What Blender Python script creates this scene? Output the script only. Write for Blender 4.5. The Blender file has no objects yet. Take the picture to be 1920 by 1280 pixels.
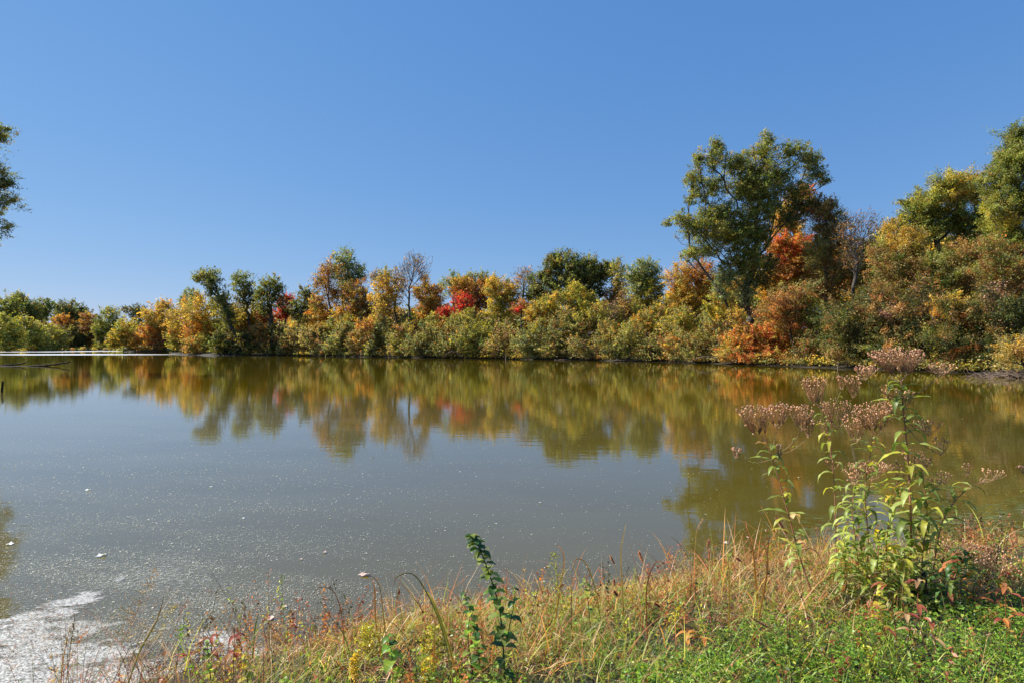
import bpy, math, random
import numpy as np
from mathutils import Vector
sc = bpy.context.scene
COL = sc.collection
F = 1067.0; VH = 648.0; CAMZ = 2.2
def lin(r, g, b):
    f = lambda c: (c/255/12.92) if c/255 <= .04045 else ((c/255+.055)/1.055)**2.4
    return (f(r), f(g), f(b))
# ------------------------------------------------------------------ lake outline (plan, metres; camera at the origin looking +Y)
LAKE = [(-3.9,3.05),(-3.1,3.32),(-2.45,3.72),(-1.85,4.02),(-1.15,4.33),(-.26,4.68),(.64,4.87),(1.73,5.43),(2.9,5.75),(4.15,6.0),(5.67,6.35),
 (8.2,7.8),(12.5,12),(22,21),(32,33),(37.5,38.5),(37.8,43),(36,48),(33.5,52),(31,58),(27.5,65),(21,76),(12,86),(0,94),(-14,103),(-32,116),
 (-52,130),(-70,132),(-84,142),(-88,152),(-104,172),(-118,203),(-139,206),(-160,235),(-180,275),(-207,287),(-228,287),(-205,250),(-200,225),
 (-206,213),(-232,200),(-190,150),(-110,95),(-66,66),(-52,50),(-34,30),(-17,10),(-7,3.6)]
def smooth_poly(P, n=6):
    P = np.array(P, float); N = len(P); out = []
    for i in range(N):
        p0, p1, p2, p3 = P[(i-1) % N], P[i], P[(i+1) % N], P[(i+2) % N]
        for k in range(n):
            t = k/n
            out.append(.5*((2*p1)+(-p0+p2)*t+(2*p0-5*p1+4*p2-p3)*t*t+(-p0+3*p1-3*p2+p3)*t**3))
    return np.array(out)
LP = smooth_poly(LAKE)
_r = np.random.default_rng(3)
_d = np.hypot(LP[:, 0], LP[:, 1])
LP = LP + _r.normal(0, 1, LP.shape)*np.minimum(.006*_d, .45)[:, None]
A_ = LP; B_ = np.roll(LP, -1, 0)
def inland(x, y):
    """signed distance to the shoreline: positive on land"""
    x = np.atleast_1d(np.asarray(x, float)); y = np.atleast_1d(np.asarray(y, float))
    out = np.empty(x.shape)
    ab = B_-A_; L2 = (ab**2).sum(1)
    for s in range(0, len(x), 20000):
        px = x[s:s+20000, None]; py = y[s:s+20000, None]
        t = np.clip(((px-A_[:, 0])*ab[:, 0]+(py-A_[:, 1])*ab[:, 1])/L2, 0, 1)
        d = np.sqrt(((px-A_[:, 0]-t*ab[:, 0])**2+(py-A_[:, 1]-t*ab[:, 1])**2).min(1))
        cond = (A_[:, 1] > py) != (B_[:, 1] > py)
        xi = A_[:, 0]+(py-A_[:, 1])/np.where(np.abs(ab[:, 1]) < 1e-9, 1e-9, ab[:, 1])*ab[:, 0]
        ins = (cond & (px < xi)).sum(1) % 2 == 1
        out[s:s+20000] = np.where(ins, -d, d)
    return out
def ground_z(x, y):
    x = np.atleast_1d(np.asarray(x, float)); y = np.atleast_1d(np.asarray(y, float))
    s = inland(x, y)
    near = .62*(1-np.exp(-np.maximum(s, 0)/1.1))+.03*np.sin(x*3.1+1)*np.sin(y*2.7)*np.clip(s, 0, 1)
    amp = np.clip((x+120)/90, .35, 1)
    sl = np.maximum(s, 0)
    far = .22*(1-np.exp(-sl/1.5))+amp*6.2*(1-np.exp(-np.maximum(sl-1.5, 0)/26))+.35*np.sin(x*.23)*np.sin(y*.19+1)*np.clip(sl/6, 0, 1)
    w = np.clip((np.hypot(x, y)-9)/10, 0, 1)
    z = near*(1-w)+far*w
    return np.where(s < 0, np.maximum(-1.6, .5*s)-.02, z)
def P3(u, v, d):
    return np.array([(u-960)/F*d, d, CAMZ-(v-VH)/F*d])
def pix_ground(u, v):
    d = 1.5
    lo = d
    while d < 30:
        p = P3(u, v, d)
        if p[2] <= max(float(ground_z(p[0], p[1])[0]), 0): break
        lo = d; d += .04
    return d
# shoreline depth seen at a pixel column
def shore_d(u):
    U = [-150,0,100,130,200,235,340,350,400,533,666,815,960,1109,1255,1411,1530,1647,1760,1890,2100]
    D = [205,215,240,285,285,206,203,152,134,130,116,103,94,86,76,65,58,52,48,43,38]
    return float(np.interp(u, U, D))
# ------------------------------------------------------------------ mesh helpers
def mesh_np(name, V, Fq, col=None, smooth=False):
    """V (n,3); Fq (m,k) faces of k corners or list of such arrays"""
    if not isinstance(Fq, list): Fq = [Fq]
    Fq = [f for f in Fq if len(f)]
    me = bpy.data.meshes.new(name)
    me.vertices.add(len(V)); me.vertices.foreach_set('co', np.ascontiguousarray(V, np.float32).ravel())
    tot = sum(f.size for f in Fq); nf = sum(len(f) for f in Fq)
    me.loops.add(tot); me.loops.foreach_set('vertex_index', np.concatenate([f.ravel() for f in Fq]).astype(np.int32))
    me.polygons.add(nf)
    sizes = np.concatenate([np.full(len(f), f.shape[1]) for f in Fq])
    st = np.concatenate([[0], np.cumsum(sizes)[:-1]]).astype(np.int32)
    me.polygons.foreach_set('loop_start', st)
    try: me.polygons.foreach_set('loop_total', sizes.astype(np.int32))
    except Exception: pass
    if smooth: me.polygons.foreach_set('use_smooth', np.ones(nf, bool))
    if col is not None:
        a = me.attributes.new('tint', 'FLOAT_COLOR', 'POINT')
        c = np.ones((len(V), 4), np.float32); c[:, :3] = col
        a.data.foreach_set('color', c.ravel())
    me.update(calc_edges=True)
    return me
def link(name, me, mat, parent=None, loc=(0, 0, 0)):
    o = bpy.data.objects.new(name, me); COL.objects.link(o); o.location = loc
    if mat: me.materials.append(mat)
    if parent is not None: o.parent = parent
    return o
def tag(o, label=None, cat=None, group=None, kind=None):
    if label: o['label'] = label
    if cat: o['category'] = cat
    if group: o['group'] = group
    if kind: o['kind'] = kind
    return o
def thing(name, loc, label, cat, group=None):
    o = bpy.data.objects.new(name, None); COL.objects.link(o); o.location = loc; o.empty_display_size = .3
    return tag(o, label, cat, group)
class Buf:
    def __init__(s): s.V = []; s.F = {}; s.C = []; s.n = 0
    def add(s, V, Fc, C):
        V = np.asarray(V, float); Fc = np.asarray(Fc)
        s.V.append(V); s.F.setdefault(Fc.shape[1], []).append(Fc+s.n)
        C = np.asarray(C, float); s.C.append(np.tile(C, (len(V), 1)) if C.ndim == 1 else C); s.n += len(V)
    def build(s, name, mat, parent=None, origin=(0, 0, 0), smooth=False, loc=(0, 0, 0)):
        V = np.concatenate(s.V)-np.array(origin)
        me = mesh_np(name, V, [np.concatenate(f) for f in s.F.values()], np.concatenate(s.C), smooth)
        return link(name, me, mat, parent, loc)
def nrm(a): return a/np.maximum(np.linalg.norm(a, axis=-1, keepdims=True), 1e-9)
def leaf_cards(C, N, size, rng, aspect=.62, flop=.0):
    """one diamond per point; C centres, N normals -> V (4n,3), F (n,4)"""
    n = len(C)
    r = rng.normal(size=(n, 3)); a = nrm(np.cross(N, r)); b = np.cross(N, a)
    L = (size*rng.uniform(.6, 1.35, n))[:, None]; W = L*aspect*rng.uniform(.75, 1.25, n)[:, None]
    k = rng.uniform(-.25, .25, (n, 1))
    V = np.empty((n, 4, 3)); V[:, 0] = C-a*L; V[:, 1] = C+b*W+a*L*k+N*W*.25; V[:, 2] = C+a*L; V[:, 3] = C-b*W+a*L*k*.5+N*W*.25
    return V.reshape(-1, 3), np.arange(4*n).reshape(n, 4)
def seg_tubes(P0, P1, R0, R1, sides=5):
    n = len(P0); d = nrm(P1-P0)
    h = np.where(np.abs(d[:, 2:3]) > .9, np.array([[1., 0, 0]]), np.array([[0, 0, 1.]]))
    a = nrm(np.cross(d, h)); b = np.cross(d, a)
    t = np.arange(sides)/sides*2*np.pi
    ring = a[:, None]*np.cos(t)[None, :, None]+b[:, None]*np.sin(t)[None, :, None]
    V = np.concatenate([P0[:, None]+ring*R0[:, None, None], P1[:, None]+ring*R1[:, None, None]], 1)
    k = np.arange(sides); k2 = (k+1) % sides
    f = np.stack([k, k2, k2+sides, k+sides], 1)
    Fq = (np.arange(n)*2*sides)[:, None, None]+f[None]
    return V.reshape(-1, 3), Fq.reshape(-1, 4)
def tube(P, R, sides=6):
    """one continuous tube along polyline P with radii R"""
    P = np.asarray(P, float); n = len(P); R = np.broadcast_to(np.asarray(R, float), (n,))
    T = nrm(np.gradient(P, axis=0)); a = np.cross(T[0], [0.31, .95, .1]); a /= np.linalg.norm(a)
    V = []
    for i in range(n):
        a = a-T[i]*np.dot(a, T[i]); a /= np.linalg.norm(a); b = np.cross(T[i], a)
        th = np.arange(sides)/sides*2*np.pi
        V.append(P[i]+R[i]*(np.cos(th)[:, None]*a+np.sin(th)[:, None]*b))
    V = np.concatenate(V); k = np.arange(sides); k2 = (k+1) % sides
    f = np.stack([k, k2, k2+sides, k+sides], 1)
    Fq = (np.arange(n-1)*sides)[:, None, None]+f[None]
    return V, Fq.reshape(-1, 4)
def spline(P, n=20):
    P = np.asarray(P, float); m = len(P)
    Q = np.vstack([2*P[0]-P[1], P, 2*P[-1]-P[-2]]); out = []
    for t in np.linspace(0, m-1-1e-6, n):
        i = int(t); f = t-i; p0, p1, p2, p3 = Q[i:i+4]
        out.append(.5*((2*p1)+(-p0+p2)*f+(2*p0-5*p1+4*p2-p3)*f*f+(-p0+3*p1-3*p2+p3)*f**3))
    return np.array(out)
# ------------------------------------------------------------------ materials
def mat(name):
    m = bpy.data.materials.new(name); m.use_nodes = True; nt = m.node_tree; nt.nodes.clear()
    out = nt.nodes.new('ShaderNodeOutputMaterial'); return m, nt, out
def N(nt, t, **k):
    n = nt.nodes.new(t)
    for a, b in k.items(): setattr(n, a, b)
    return n
def foliage_mat(name, trans=.32, rough=.5, spec=.35, gain=1.0, nscale=2.0):
    m, nt, out = mat(name); L = nt.links
    at = N(nt, 'ShaderNodeAttribute', attribute_name='tint')
    geo = N(nt, 'ShaderNodeNewGeometry'); no = N(nt, 'ShaderNodeTexNoise'); no.inputs['Scale'].default_value = nscale
    L.new(geo.outputs['Position'], no.inputs['Vector'])
    mr = N(nt, 'ShaderNodeMapRange'); mr.inputs[1].default_value = .3; mr.inputs[2].default_value = .7
    mr.inputs[3].default_value = .82*gain; mr.inputs[4].default_value = 1.18*gain
    L.new(no.outputs[0], mr.inputs[0])
    mu = N(nt, 'ShaderNodeVectorMath', operation='SCALE'); L.new(at.outputs['Color'], mu.inputs[0]); L.new(mr.outputs[0], mu.inputs['Scale'])
    p = N(nt, 'ShaderNodeBsdfPrincipled'); p.inputs['Roughness'].default_value = rough; p.inputs['Specular IOR Level'].default_value = spec
    L.new(mu.outputs[0], p.inputs['Base Color'])
    tr = N(nt, 'ShaderNodeBsdfTranslucent')
    m2 = N(nt, 'ShaderNodeVectorMath', operation='MULTIPLY'); L.new(mu.outputs[0], m2.inputs[0]); m2.inputs[1].default_value = (1.5, 1.45, .7)
    L.new(m2.outputs[0], tr.inputs['Color'])
    mx = N(nt, 'ShaderNodeMixShader'); mx.inputs[0].default_value = trans
    L.new(p.outputs[0], mx.inputs[1]); L.new(tr.outputs[0], mx.inputs[2]); L.new(mx.outputs[0], out.inputs['Surface'])
    return m
M_LEAF = foliage_mat('tree_foliage', .40, .55, .28, 1.95, .6)
M_HERB = foliage_mat('herb_foliage', .45, .42, .4, 1.3, 30)
M_STRAW = foliage_mat('dry_straw', .4, .5, .35, 1.25, 20)
def simple_mat(name, c1, c2, scale, rough=.85, bump=0, dist=.02, spec=.25):
    m, nt, out = mat(name); L = nt.links
    geo = N(nt, 'ShaderNodeNewGeometry'); no = N(nt, 'ShaderNodeTexNoise'); no.inputs['Scale'].default_value = scale; no.inputs['Detail'].default_value = 6
    L.new(geo.outputs['Position'], no.inputs['Vector'])
    cr = N(nt, 'ShaderNodeValToRGB'); cr.color_ramp.elements[0].position = .35; cr.color_ramp.elements[1].position = .65
    cr.color_ramp.elements[0].color = (*c1, 1); cr.color_ramp.elements[1].color = (*c2, 1); L.new(no.outputs[0], cr.inputs[0])
    p = N(nt, 'ShaderNodeBsdfPrincipled'); p.inputs['Roughness'].default_value = rough; p.inputs['Specular IOR Level'].default_value = spec
    L.new(cr.outputs[0], p.inputs['Base Color'])
    if bump:
        b = N(nt, 'ShaderNodeBump'); b.inputs['Strength'].default_value = bump; b.inputs['Distance'].default_value = dist
        L.new(no.outputs[0], b.inputs['Height']); L.new(b.outputs[0], p.inputs['Normal'])
    L.new(p.outputs[0], out.inputs['Surface']); return m
M_BARK = simple_mat('bark', (.035, .028, .02), (.10, .082, .062), 2.5, bump=.6, dist=.05)
M_PALEBARK = simple_mat('pale_bark', (.10, .085, .07), (.24, .21, .17), 2.5, bump=.5, dist=.03)
M_STEM = simple_mat('plant_stem', (.15, .075, .05), (.30, .17, .10), 18, rough=.6)
M_GSTEM = simple_mat('green_stem', (.05, .05, .03), (.13, .12, .06), 18, rough=.6)
M_WOOD = simple_mat('wet_dead_wood', (.010, .008, .006), (.045, .035, .026), 4, bump=.5, spec=.1)
M_GREYWOOD = simple_mat('weathered_twigs', (.12, .08, .06), (.30, .22, .17), 4, rough=.8)
M_STUMP = simple_mat('rotten_wood', (.006, .005, .006), (.03, .026, .03), 14, bump=.8, dist=.01)
# ground
def ground_mat():
    m, nt, out = mat('soil'); L = nt.links
    geo = N(nt, 'ShaderNodeNewGeometry'); 
    n1 = N(nt, 'ShaderNodeTexNoise'); n1.inputs['Scale'].default_value = 14; n1.inputs['Detail'].default_value = 8
    n2 = N(nt, 'ShaderNodeTexNoise'); n2.inputs['Scale'].default_value = .25; n2.inputs['Detail'].default_value = 5
    for n in (n1, n2): L.new(geo.outputs['Position'], n.inputs['Vector'])
    c1 = N(nt, 'ShaderNodeValToRGB'); e = c1.color_ramp.elements; e[0].position = .35; e[1].position = .68
    e[0].color = (.010, .008, .005, 1); e[1].color = (.055, .040, .022, 1)
    c2 = N(nt, 'ShaderNodeValToRGB'); e = c2.color_ramp.elements; e[0].position = .4; e[1].position = .6
    e[0].color = (.03, .025, .012, 1); e[1].color = (.015, .02, .007, 1)
    L.new(n1.outputs[0], c1.inputs[0]); L.new(n2.outputs[0], c2.inputs[0])
    mx = N(nt, 'ShaderNodeMixRGB'); mx.inputs[0].default_value = .4; L.new(c1.outputs[0], mx.inputs[1]); L.new(c2.outputs[0], mx.inputs[2])
    p = N(nt, 'ShaderNodeBsdfPrincipled'); p.inputs['Roughness'].default_value = .9
    b = N(nt, 'ShaderNodeBump'); b.inputs['Strength'].default_value = .7; b.inputs['Distance'].default_value = .03
    L.new(n1.outputs[0], b.inputs['Height']); L.new(b.outputs[0], p.inputs['Normal'])
    L.new(mx.outputs[0], p.inputs['Base Color']); L.new(p.outputs[0], out.inputs['Surface']); return m
def water_mat():
    m, nt, out = mat('pond_water'); L = nt.links
    geo = N(nt, 'ShaderNodeNewGeometry'); sep = N(nt, 'ShaderNodeSeparateXYZ'); L.new(geo.outputs['Position'], sep.inputs[0])
    n1 = N(nt, 'ShaderNodeTexNoise'); n1.inputs['Scale'].default_value = .12; n1.inputs['Detail'].default_value = 4
    L.new(geo.outputs['Position'], n1.inputs['Vector'])
    cr = N(nt, 'ShaderNodeValToRGB'); e = cr.color_ramp.elements; e[0].position = .35; e[1].position = .65
    e[0].color = (*WATER_A, 1); e[1].color = (*WATER_B, 1); L.new(n1.outputs[0], cr.inputs[0])
    p = N(nt, 'ShaderNodeBsdfPrincipled'); p.inputs['IOR'].default_value = 1.95; p.inputs['Specular IOR Level'].default_value = .5
    L.new(cr.outputs[0], p.inputs['Base Color'])
    # breeze patches: slightly rougher lanes of water
    mp = N(nt, 'ShaderNodeMapping'); mp.inputs['Scale'].default_value = (.012, .05, 1); L.new(geo.outputs['Position'], mp.inputs['Vector'])
    n2 = N(nt, 'ShaderNodeTexNoise'); n2.inputs['Scale'].default_value = 1; n2.inputs['Detail'].default_value = 3; L.new(mp.outputs[0], n2.inputs['Vector'])
    rr = N(nt, 'ShaderNodeMapRange'); rr.inputs[1].default_value = .4; rr.inputs[2].default_value = .62; rr.inputs[3].default_value = .0; rr.inputs[4].default_value = .03
    L.new(n2.outputs[0], rr.inputs[0]); L.new(rr.outputs[0], p.inputs['Roughness'])
    # ripples, lying across the line of sight like wavelets from the far bank
    mp2 = N(nt, 'ShaderNodeMapping'); mp2.inputs['Scale'].default_value = (.9, 2.4, 1); mp2.inputs['Rotation'].default_value = (0, 0, .25); L.new(geo.outputs['Position'], mp2.inputs['Vector'])
    n3 = N(nt, 'ShaderNodeTexNoise'); n3.inputs['Scale'].default_value = 1.6; n3.inputs['Detail'].default_value = 4; n3.inputs['Roughness'].default_value = .5; L.new(mp2.outputs[0], n3.inputs['Vector'])
    n4 = N(nt, 'ShaderNodeTexNoise'); n4.inputs['Scale'].default_value = 9; n4.inputs['Detail'].default_value = 3; L.new(mp2.outputs[0], n4.inputs['Vector'])
    ad = N(nt, 'ShaderNodeMath', operation='MULTIPLY_ADD'); L.new(n4.outputs[0], ad.inputs[0]); ad.inputs[1].default_value = .10; L.new(n3.outputs[0], ad.inputs[2])
    b = N(nt, 'ShaderNodeBump'); b.inputs['Strength'].default_value = 1; b.inputs['Distance'].default_value = RIPPLE
    L.new(ad.outputs[0], b.inputs['Height']); L.new(b.outputs[0], p.inputs['Normal'])
    # thin pollen film, with sunward glare painted in by whitening the near left water
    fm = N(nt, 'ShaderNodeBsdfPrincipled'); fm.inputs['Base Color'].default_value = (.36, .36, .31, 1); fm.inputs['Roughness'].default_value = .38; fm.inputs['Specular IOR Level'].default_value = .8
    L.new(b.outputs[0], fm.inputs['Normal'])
    gr = N(nt, 'ShaderNodeMapRange', interpolation_type='SMOOTHSTEP'); gr.inputs[1].default_value = 4; gr.inputs[2].default_value = -12; gr.inputs[3].default_value = .03; gr.inputs[4].default_value = FILM_GLARE
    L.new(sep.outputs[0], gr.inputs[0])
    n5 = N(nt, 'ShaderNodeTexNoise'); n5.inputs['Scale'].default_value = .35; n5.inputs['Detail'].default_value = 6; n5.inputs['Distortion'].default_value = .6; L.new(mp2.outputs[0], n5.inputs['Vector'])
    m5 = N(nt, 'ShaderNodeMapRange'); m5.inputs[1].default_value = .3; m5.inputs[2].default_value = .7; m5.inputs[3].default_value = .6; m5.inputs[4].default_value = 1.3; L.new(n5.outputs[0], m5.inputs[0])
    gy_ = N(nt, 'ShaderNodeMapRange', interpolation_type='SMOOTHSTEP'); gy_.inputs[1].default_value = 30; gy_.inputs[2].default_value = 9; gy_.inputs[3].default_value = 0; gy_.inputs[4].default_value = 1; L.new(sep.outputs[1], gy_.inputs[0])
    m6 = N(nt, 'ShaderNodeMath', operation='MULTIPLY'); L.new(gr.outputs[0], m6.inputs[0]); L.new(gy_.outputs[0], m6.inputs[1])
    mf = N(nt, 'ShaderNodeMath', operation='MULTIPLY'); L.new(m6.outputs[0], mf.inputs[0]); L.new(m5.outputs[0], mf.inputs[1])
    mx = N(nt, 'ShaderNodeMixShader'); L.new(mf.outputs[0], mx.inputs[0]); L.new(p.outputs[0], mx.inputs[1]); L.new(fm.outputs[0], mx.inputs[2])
    L.new(mx.outputs[0], out.inputs['Surface']); return m
def scum_mat(name, c1, c2, alpha_scale, lo, hi, attr=True, stretch=(1, 1, 1)):
    """floating algae films and far streaks: ragged holes from noise, denser where the mesh's cover value is high"""
    m, nt, out = mat(name); L = nt.links
    geo = N(nt, 'ShaderNodeNewGeometry'); mp = N(nt, 'ShaderNodeMapping'); mp.inputs['Scale'].default_value = stretch; mp.inputs['Rotation'].default_value = (0, 0, -.5)
    L.new(geo.outputs['Position'], mp.inputs['Vector'])
    n1 = N(nt, 'ShaderNodeTexNoise'); n1.inputs['Scale'].default_value = alpha_scale; n1.inputs['Detail'].default_value = 10; n1.inputs['Roughness'].default_value = .66
    L.new(mp.outputs[0], n1.inputs['Vector'])
    at = N(nt, 'ShaderNodeAttribute', attribute_name='tint'); sp = N(nt, 'ShaderNodeSeparateColor'); L.new(at.outputs['Color'], sp.inputs[0])
    ad = N(nt, 'ShaderNodeMath', operation='ADD'); L.new(n1.outputs[0], ad.inputs[0]); L.new(sp.outputs[0], ad.inputs[1])
    mr = N(nt, 'ShaderNodeMapRange'); mr.inputs[1].default_value = lo; mr.inputs[2].default_value = hi; L.new(ad.outputs[0], mr.inputs[0])
    n2 = N(nt, 'ShaderNodeTexNoise'); n2.inputs['Scale'].default_value = 60; n2.inputs['Detail'].default_value = 5; L.new(geo.outputs['Position'], n2.inputs['Vector'])
    cr = N(nt, 'ShaderNodeValToRGB'); e = cr.color_ramp.elements; e[0].position = .38; e[1].position = .6; e[0].color = (*c1, 1); e[1].color = (*c2, 1)
    L.new(n2.outputs[0], cr.inputs[0])
    p = N(nt, 'ShaderNodeBsdfPrincipled'); p.inputs['Roughness'].default_value = .45; L.new(cr.outputs[0], p.inputs['Base Color'])
    bp = N(nt, 'ShaderNodeBump'); bp.inputs['Strength'].default_value = .8; bp.inputs['Distance'].default_value = .006; L.new(n2.outputs[0], bp.inputs['Height']); L.new(bp.outputs[0], p.inputs['Normal'])
    tr = N(nt, 'ShaderNodeBsdfTransparent'); mx = N(nt, 'ShaderNodeMixShader')
    L.new(mr.outputs[0], mx.inputs[0]); L.new(tr.outputs[0], mx.inputs[1]); L.new(p.outputs[0], mx.inputs[2]); L.new(mx.outputs[0], out.inputs['Surface'])
    return m
WATER_A = (.072, .052, .001); WATER_B = (.083, .062, .002); RIPPLE = .0018; FILM_GLARE = .11
# ------------------------------------------------------------------ ground and water sheets
def warp_axis(lo, hi, n, c=0., k=5.):
    t = np.linspace(-1, 1, n); w = np.sinh(k*t)/np.sinh(k)
    return np.where(w < 0, c+w*(c-lo), c+w*(hi-c))
gx = warp_axis(-2600, 2600, 420, 0, 7.2); gy = warp_axis(-2600, 2600, 420, 5, 7.2)
# keep cells small over the whole lake
gx = np.unique(np.concatenate([gx, np.linspace(-260, 60, 130)])); gy = np.unique(np.concatenate([gy, np.linspace(0, 320, 130)]))
X, Y = np.meshgrid(gx, gy); Z = ground_z(X.ravel(), Y.ravel())
nx, ny = len(gx), len(gy)
i = np.arange(nx*ny).reshape(ny, nx)
Fg = np.stack([i[:-1, :-1].ravel(), i[:-1, 1:].ravel(), i[1:, 1:].ravel(), i[1:, :-1].ravel()], 1)
g = link('ground', mesh_np('ground', np.stack([X.ravel(), Y.ravel(), Z], 1), Fg, smooth=True), ground_mat()); tag(g, kind='structure')
wv = np.array([[-300, 2, 0], [60, 2, 0], [60, 330, 0], [-300, 330, 0]], float)
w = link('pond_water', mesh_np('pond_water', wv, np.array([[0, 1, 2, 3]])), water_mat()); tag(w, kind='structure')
# ------------------------------------------------------------------ palettes (linear albedo)
PAL = {
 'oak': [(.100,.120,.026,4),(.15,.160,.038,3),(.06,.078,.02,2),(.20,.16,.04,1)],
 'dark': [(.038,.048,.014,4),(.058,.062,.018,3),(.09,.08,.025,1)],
 'green': [(.10,.125,.025,3),(.14,.15,.03,3),(.07,.09,.02,2)],
 'ygreen': [(.22,.20,.035,3),(.17,.175,.035,3),(.30,.235,.035,2),(.12,.13,.03,1)],
 'gold': [(.38,.24,.04,3),(.31,.17,.03,3),(.27,.21,.045,3),(.18,.14,.035,2)],
 'orange': [(.36,.15,.03,3),(.29,.11,.025,3),(.36,.20,.04,3),(.20,.1,.03,2)],
 'redorange': [(.34,.11,.03,3),(.33,.075,.03,2),(.34,.17,.04,3),(.2,.09,.03,1)],
 'red': [(.36,.028,.025,3),(.25,.025,.022,3),(.34,.07,.03,2)],
 'brown': [(.17,.095,.035,3),(.21,.12,.04,3),(.12,.085,.03,2),(.27,.13,.04,1)],
 'rust': [(.24,.10,.035,3),(.17,.08,.03,3),(.13,.09,.03,2),(.32,.12,.035,1)],
 'olive': [(.15,.145,.05,3),(.20,.18,.065,3),(.10,.105,.035,2),(.26,.20,.075,1)],
 'tan': [(.27,.20,.08,3),(.20,.17,.065,3),(.30,.17,.07,1)],
 'grey': [(.12,.15,.075,3),(.17,.19,.095,2),(.09,.12,.05,2)],
 'pink': [(.30,.17,.12,2),(.24,.14,.09,2)],
}
def pal_pick(spec, n, rng):
    """spec: palette name or list of (name, weight)"""
    if isinstance(spec, str): spec = [(spec, 1)]
    ws = np.array([w for _, w in spec], float); which = rng.choice(len(spec), n, p=ws/ws.sum())
    out = np.empty((n, 3))
    for k, (nm, _) in enumerate(spec):
        a = np.array(PAL[nm]); sel = which == k; m = sel.sum()
        out[sel] = a[rng.choice(len(a), m, p=a[:, 3]/a[:, 3].sum()), :3]
    return out
def grow(trunk, targets, rng, step, gnarl=.12, ASC=.35):
    """branch skeleton: every target joins the existing wood by the cheapest way"""
    pos = [p for p in trunk]; par = [-1]+list(range(len(trunk)-1)); plen = [0.]
    for a in range(1, len(trunk)): plen.append(plen[-1]+np.linalg.norm(trunk[a]-trunk[a-1]))
    tl = len(trunk); order = np.argsort([np.min(np.linalg.norm(np.array(trunk)-t, axis=1)) for t in targets])
    cap = 40000; Parr = np.empty((cap, 3)); Parr[:tl] = trunk; Larr = np.empty(cap); Larr[:tl] = plen; cnt = tl
    base_h = trunk[0][2]
    for ti in order:
        t = targets[ti]
        d = np.linalg.norm(Parr[:cnt]-t, axis=1)
        cost = d+.45*Larr[:cnt]+2.0*np.maximum(Parr[:cnt, 2]-t[2]+ASC*d, 0)
        low = Parr[:cnt, 2] < base_h+.22*(t[2]-base_h)
        cost = cost+low*d*.5
        q = int(np.argmin(cost)); L = d[q]; k = max(1, int(round(L/step)))
        p0 = Parr[q]; prev = q
        side = rng.normal(size=3); side -= (t-p0)*np.dot(side, t-p0)/max(L*L, 1e-6)
        for j in range(1, k+1):
            f = j/k; p = p0+(t-p0)*f+side*gnarl*L*math.sin(f*math.pi)*.5+np.array([0, 0, -.10*L*math.sin(f*math.pi)])
            if j < k: p = p+rng.normal(size=3)*step*gnarl*.5
            if cnt >= cap-1: break
            Parr[cnt] = p; Larr[cnt] = Larr[prev]+np.linalg.norm(p-Parr[prev]); par.append(prev); prev = cnt; cnt += 1
    return Parr[:cnt].copy(), np.array(par)
def wood_mesh(P, par, r_base, r_tip, ntrunk, sides=5):
    n = len(P); a = np.full(n, 0.); child = np.zeros(n, int)
    for i in range(n-1, 0, -1):
        if a[i] == 0: a[i] = 1
        a[par[i]] += a[i]
    r = a**(1/1.75); r = r/r[0]*r_base
    r = np.maximum(r, r_tip)
    idx = np.arange(1, n); pi = par[1:]
    r0 = np.minimum(r[pi], r[idx]*1.35)
    is_tr = idx < ntrunk; r0 = np.where(is_tr, r[pi], r0)
    P0 = P[pi]; P1 = P[idx]
    d = P1-P0; ln = np.linalg.norm(d, axis=1, keepdims=True); P1 = P1+d/np.maximum(ln, 1e-6)*r[idx][:, None]*.4
    r0[0] = max(r0[0], r_base*1.35)
    return seg_tubes(P0, P1, r0, r[idx], sides)
LEAFCOUNT = [0]
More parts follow.
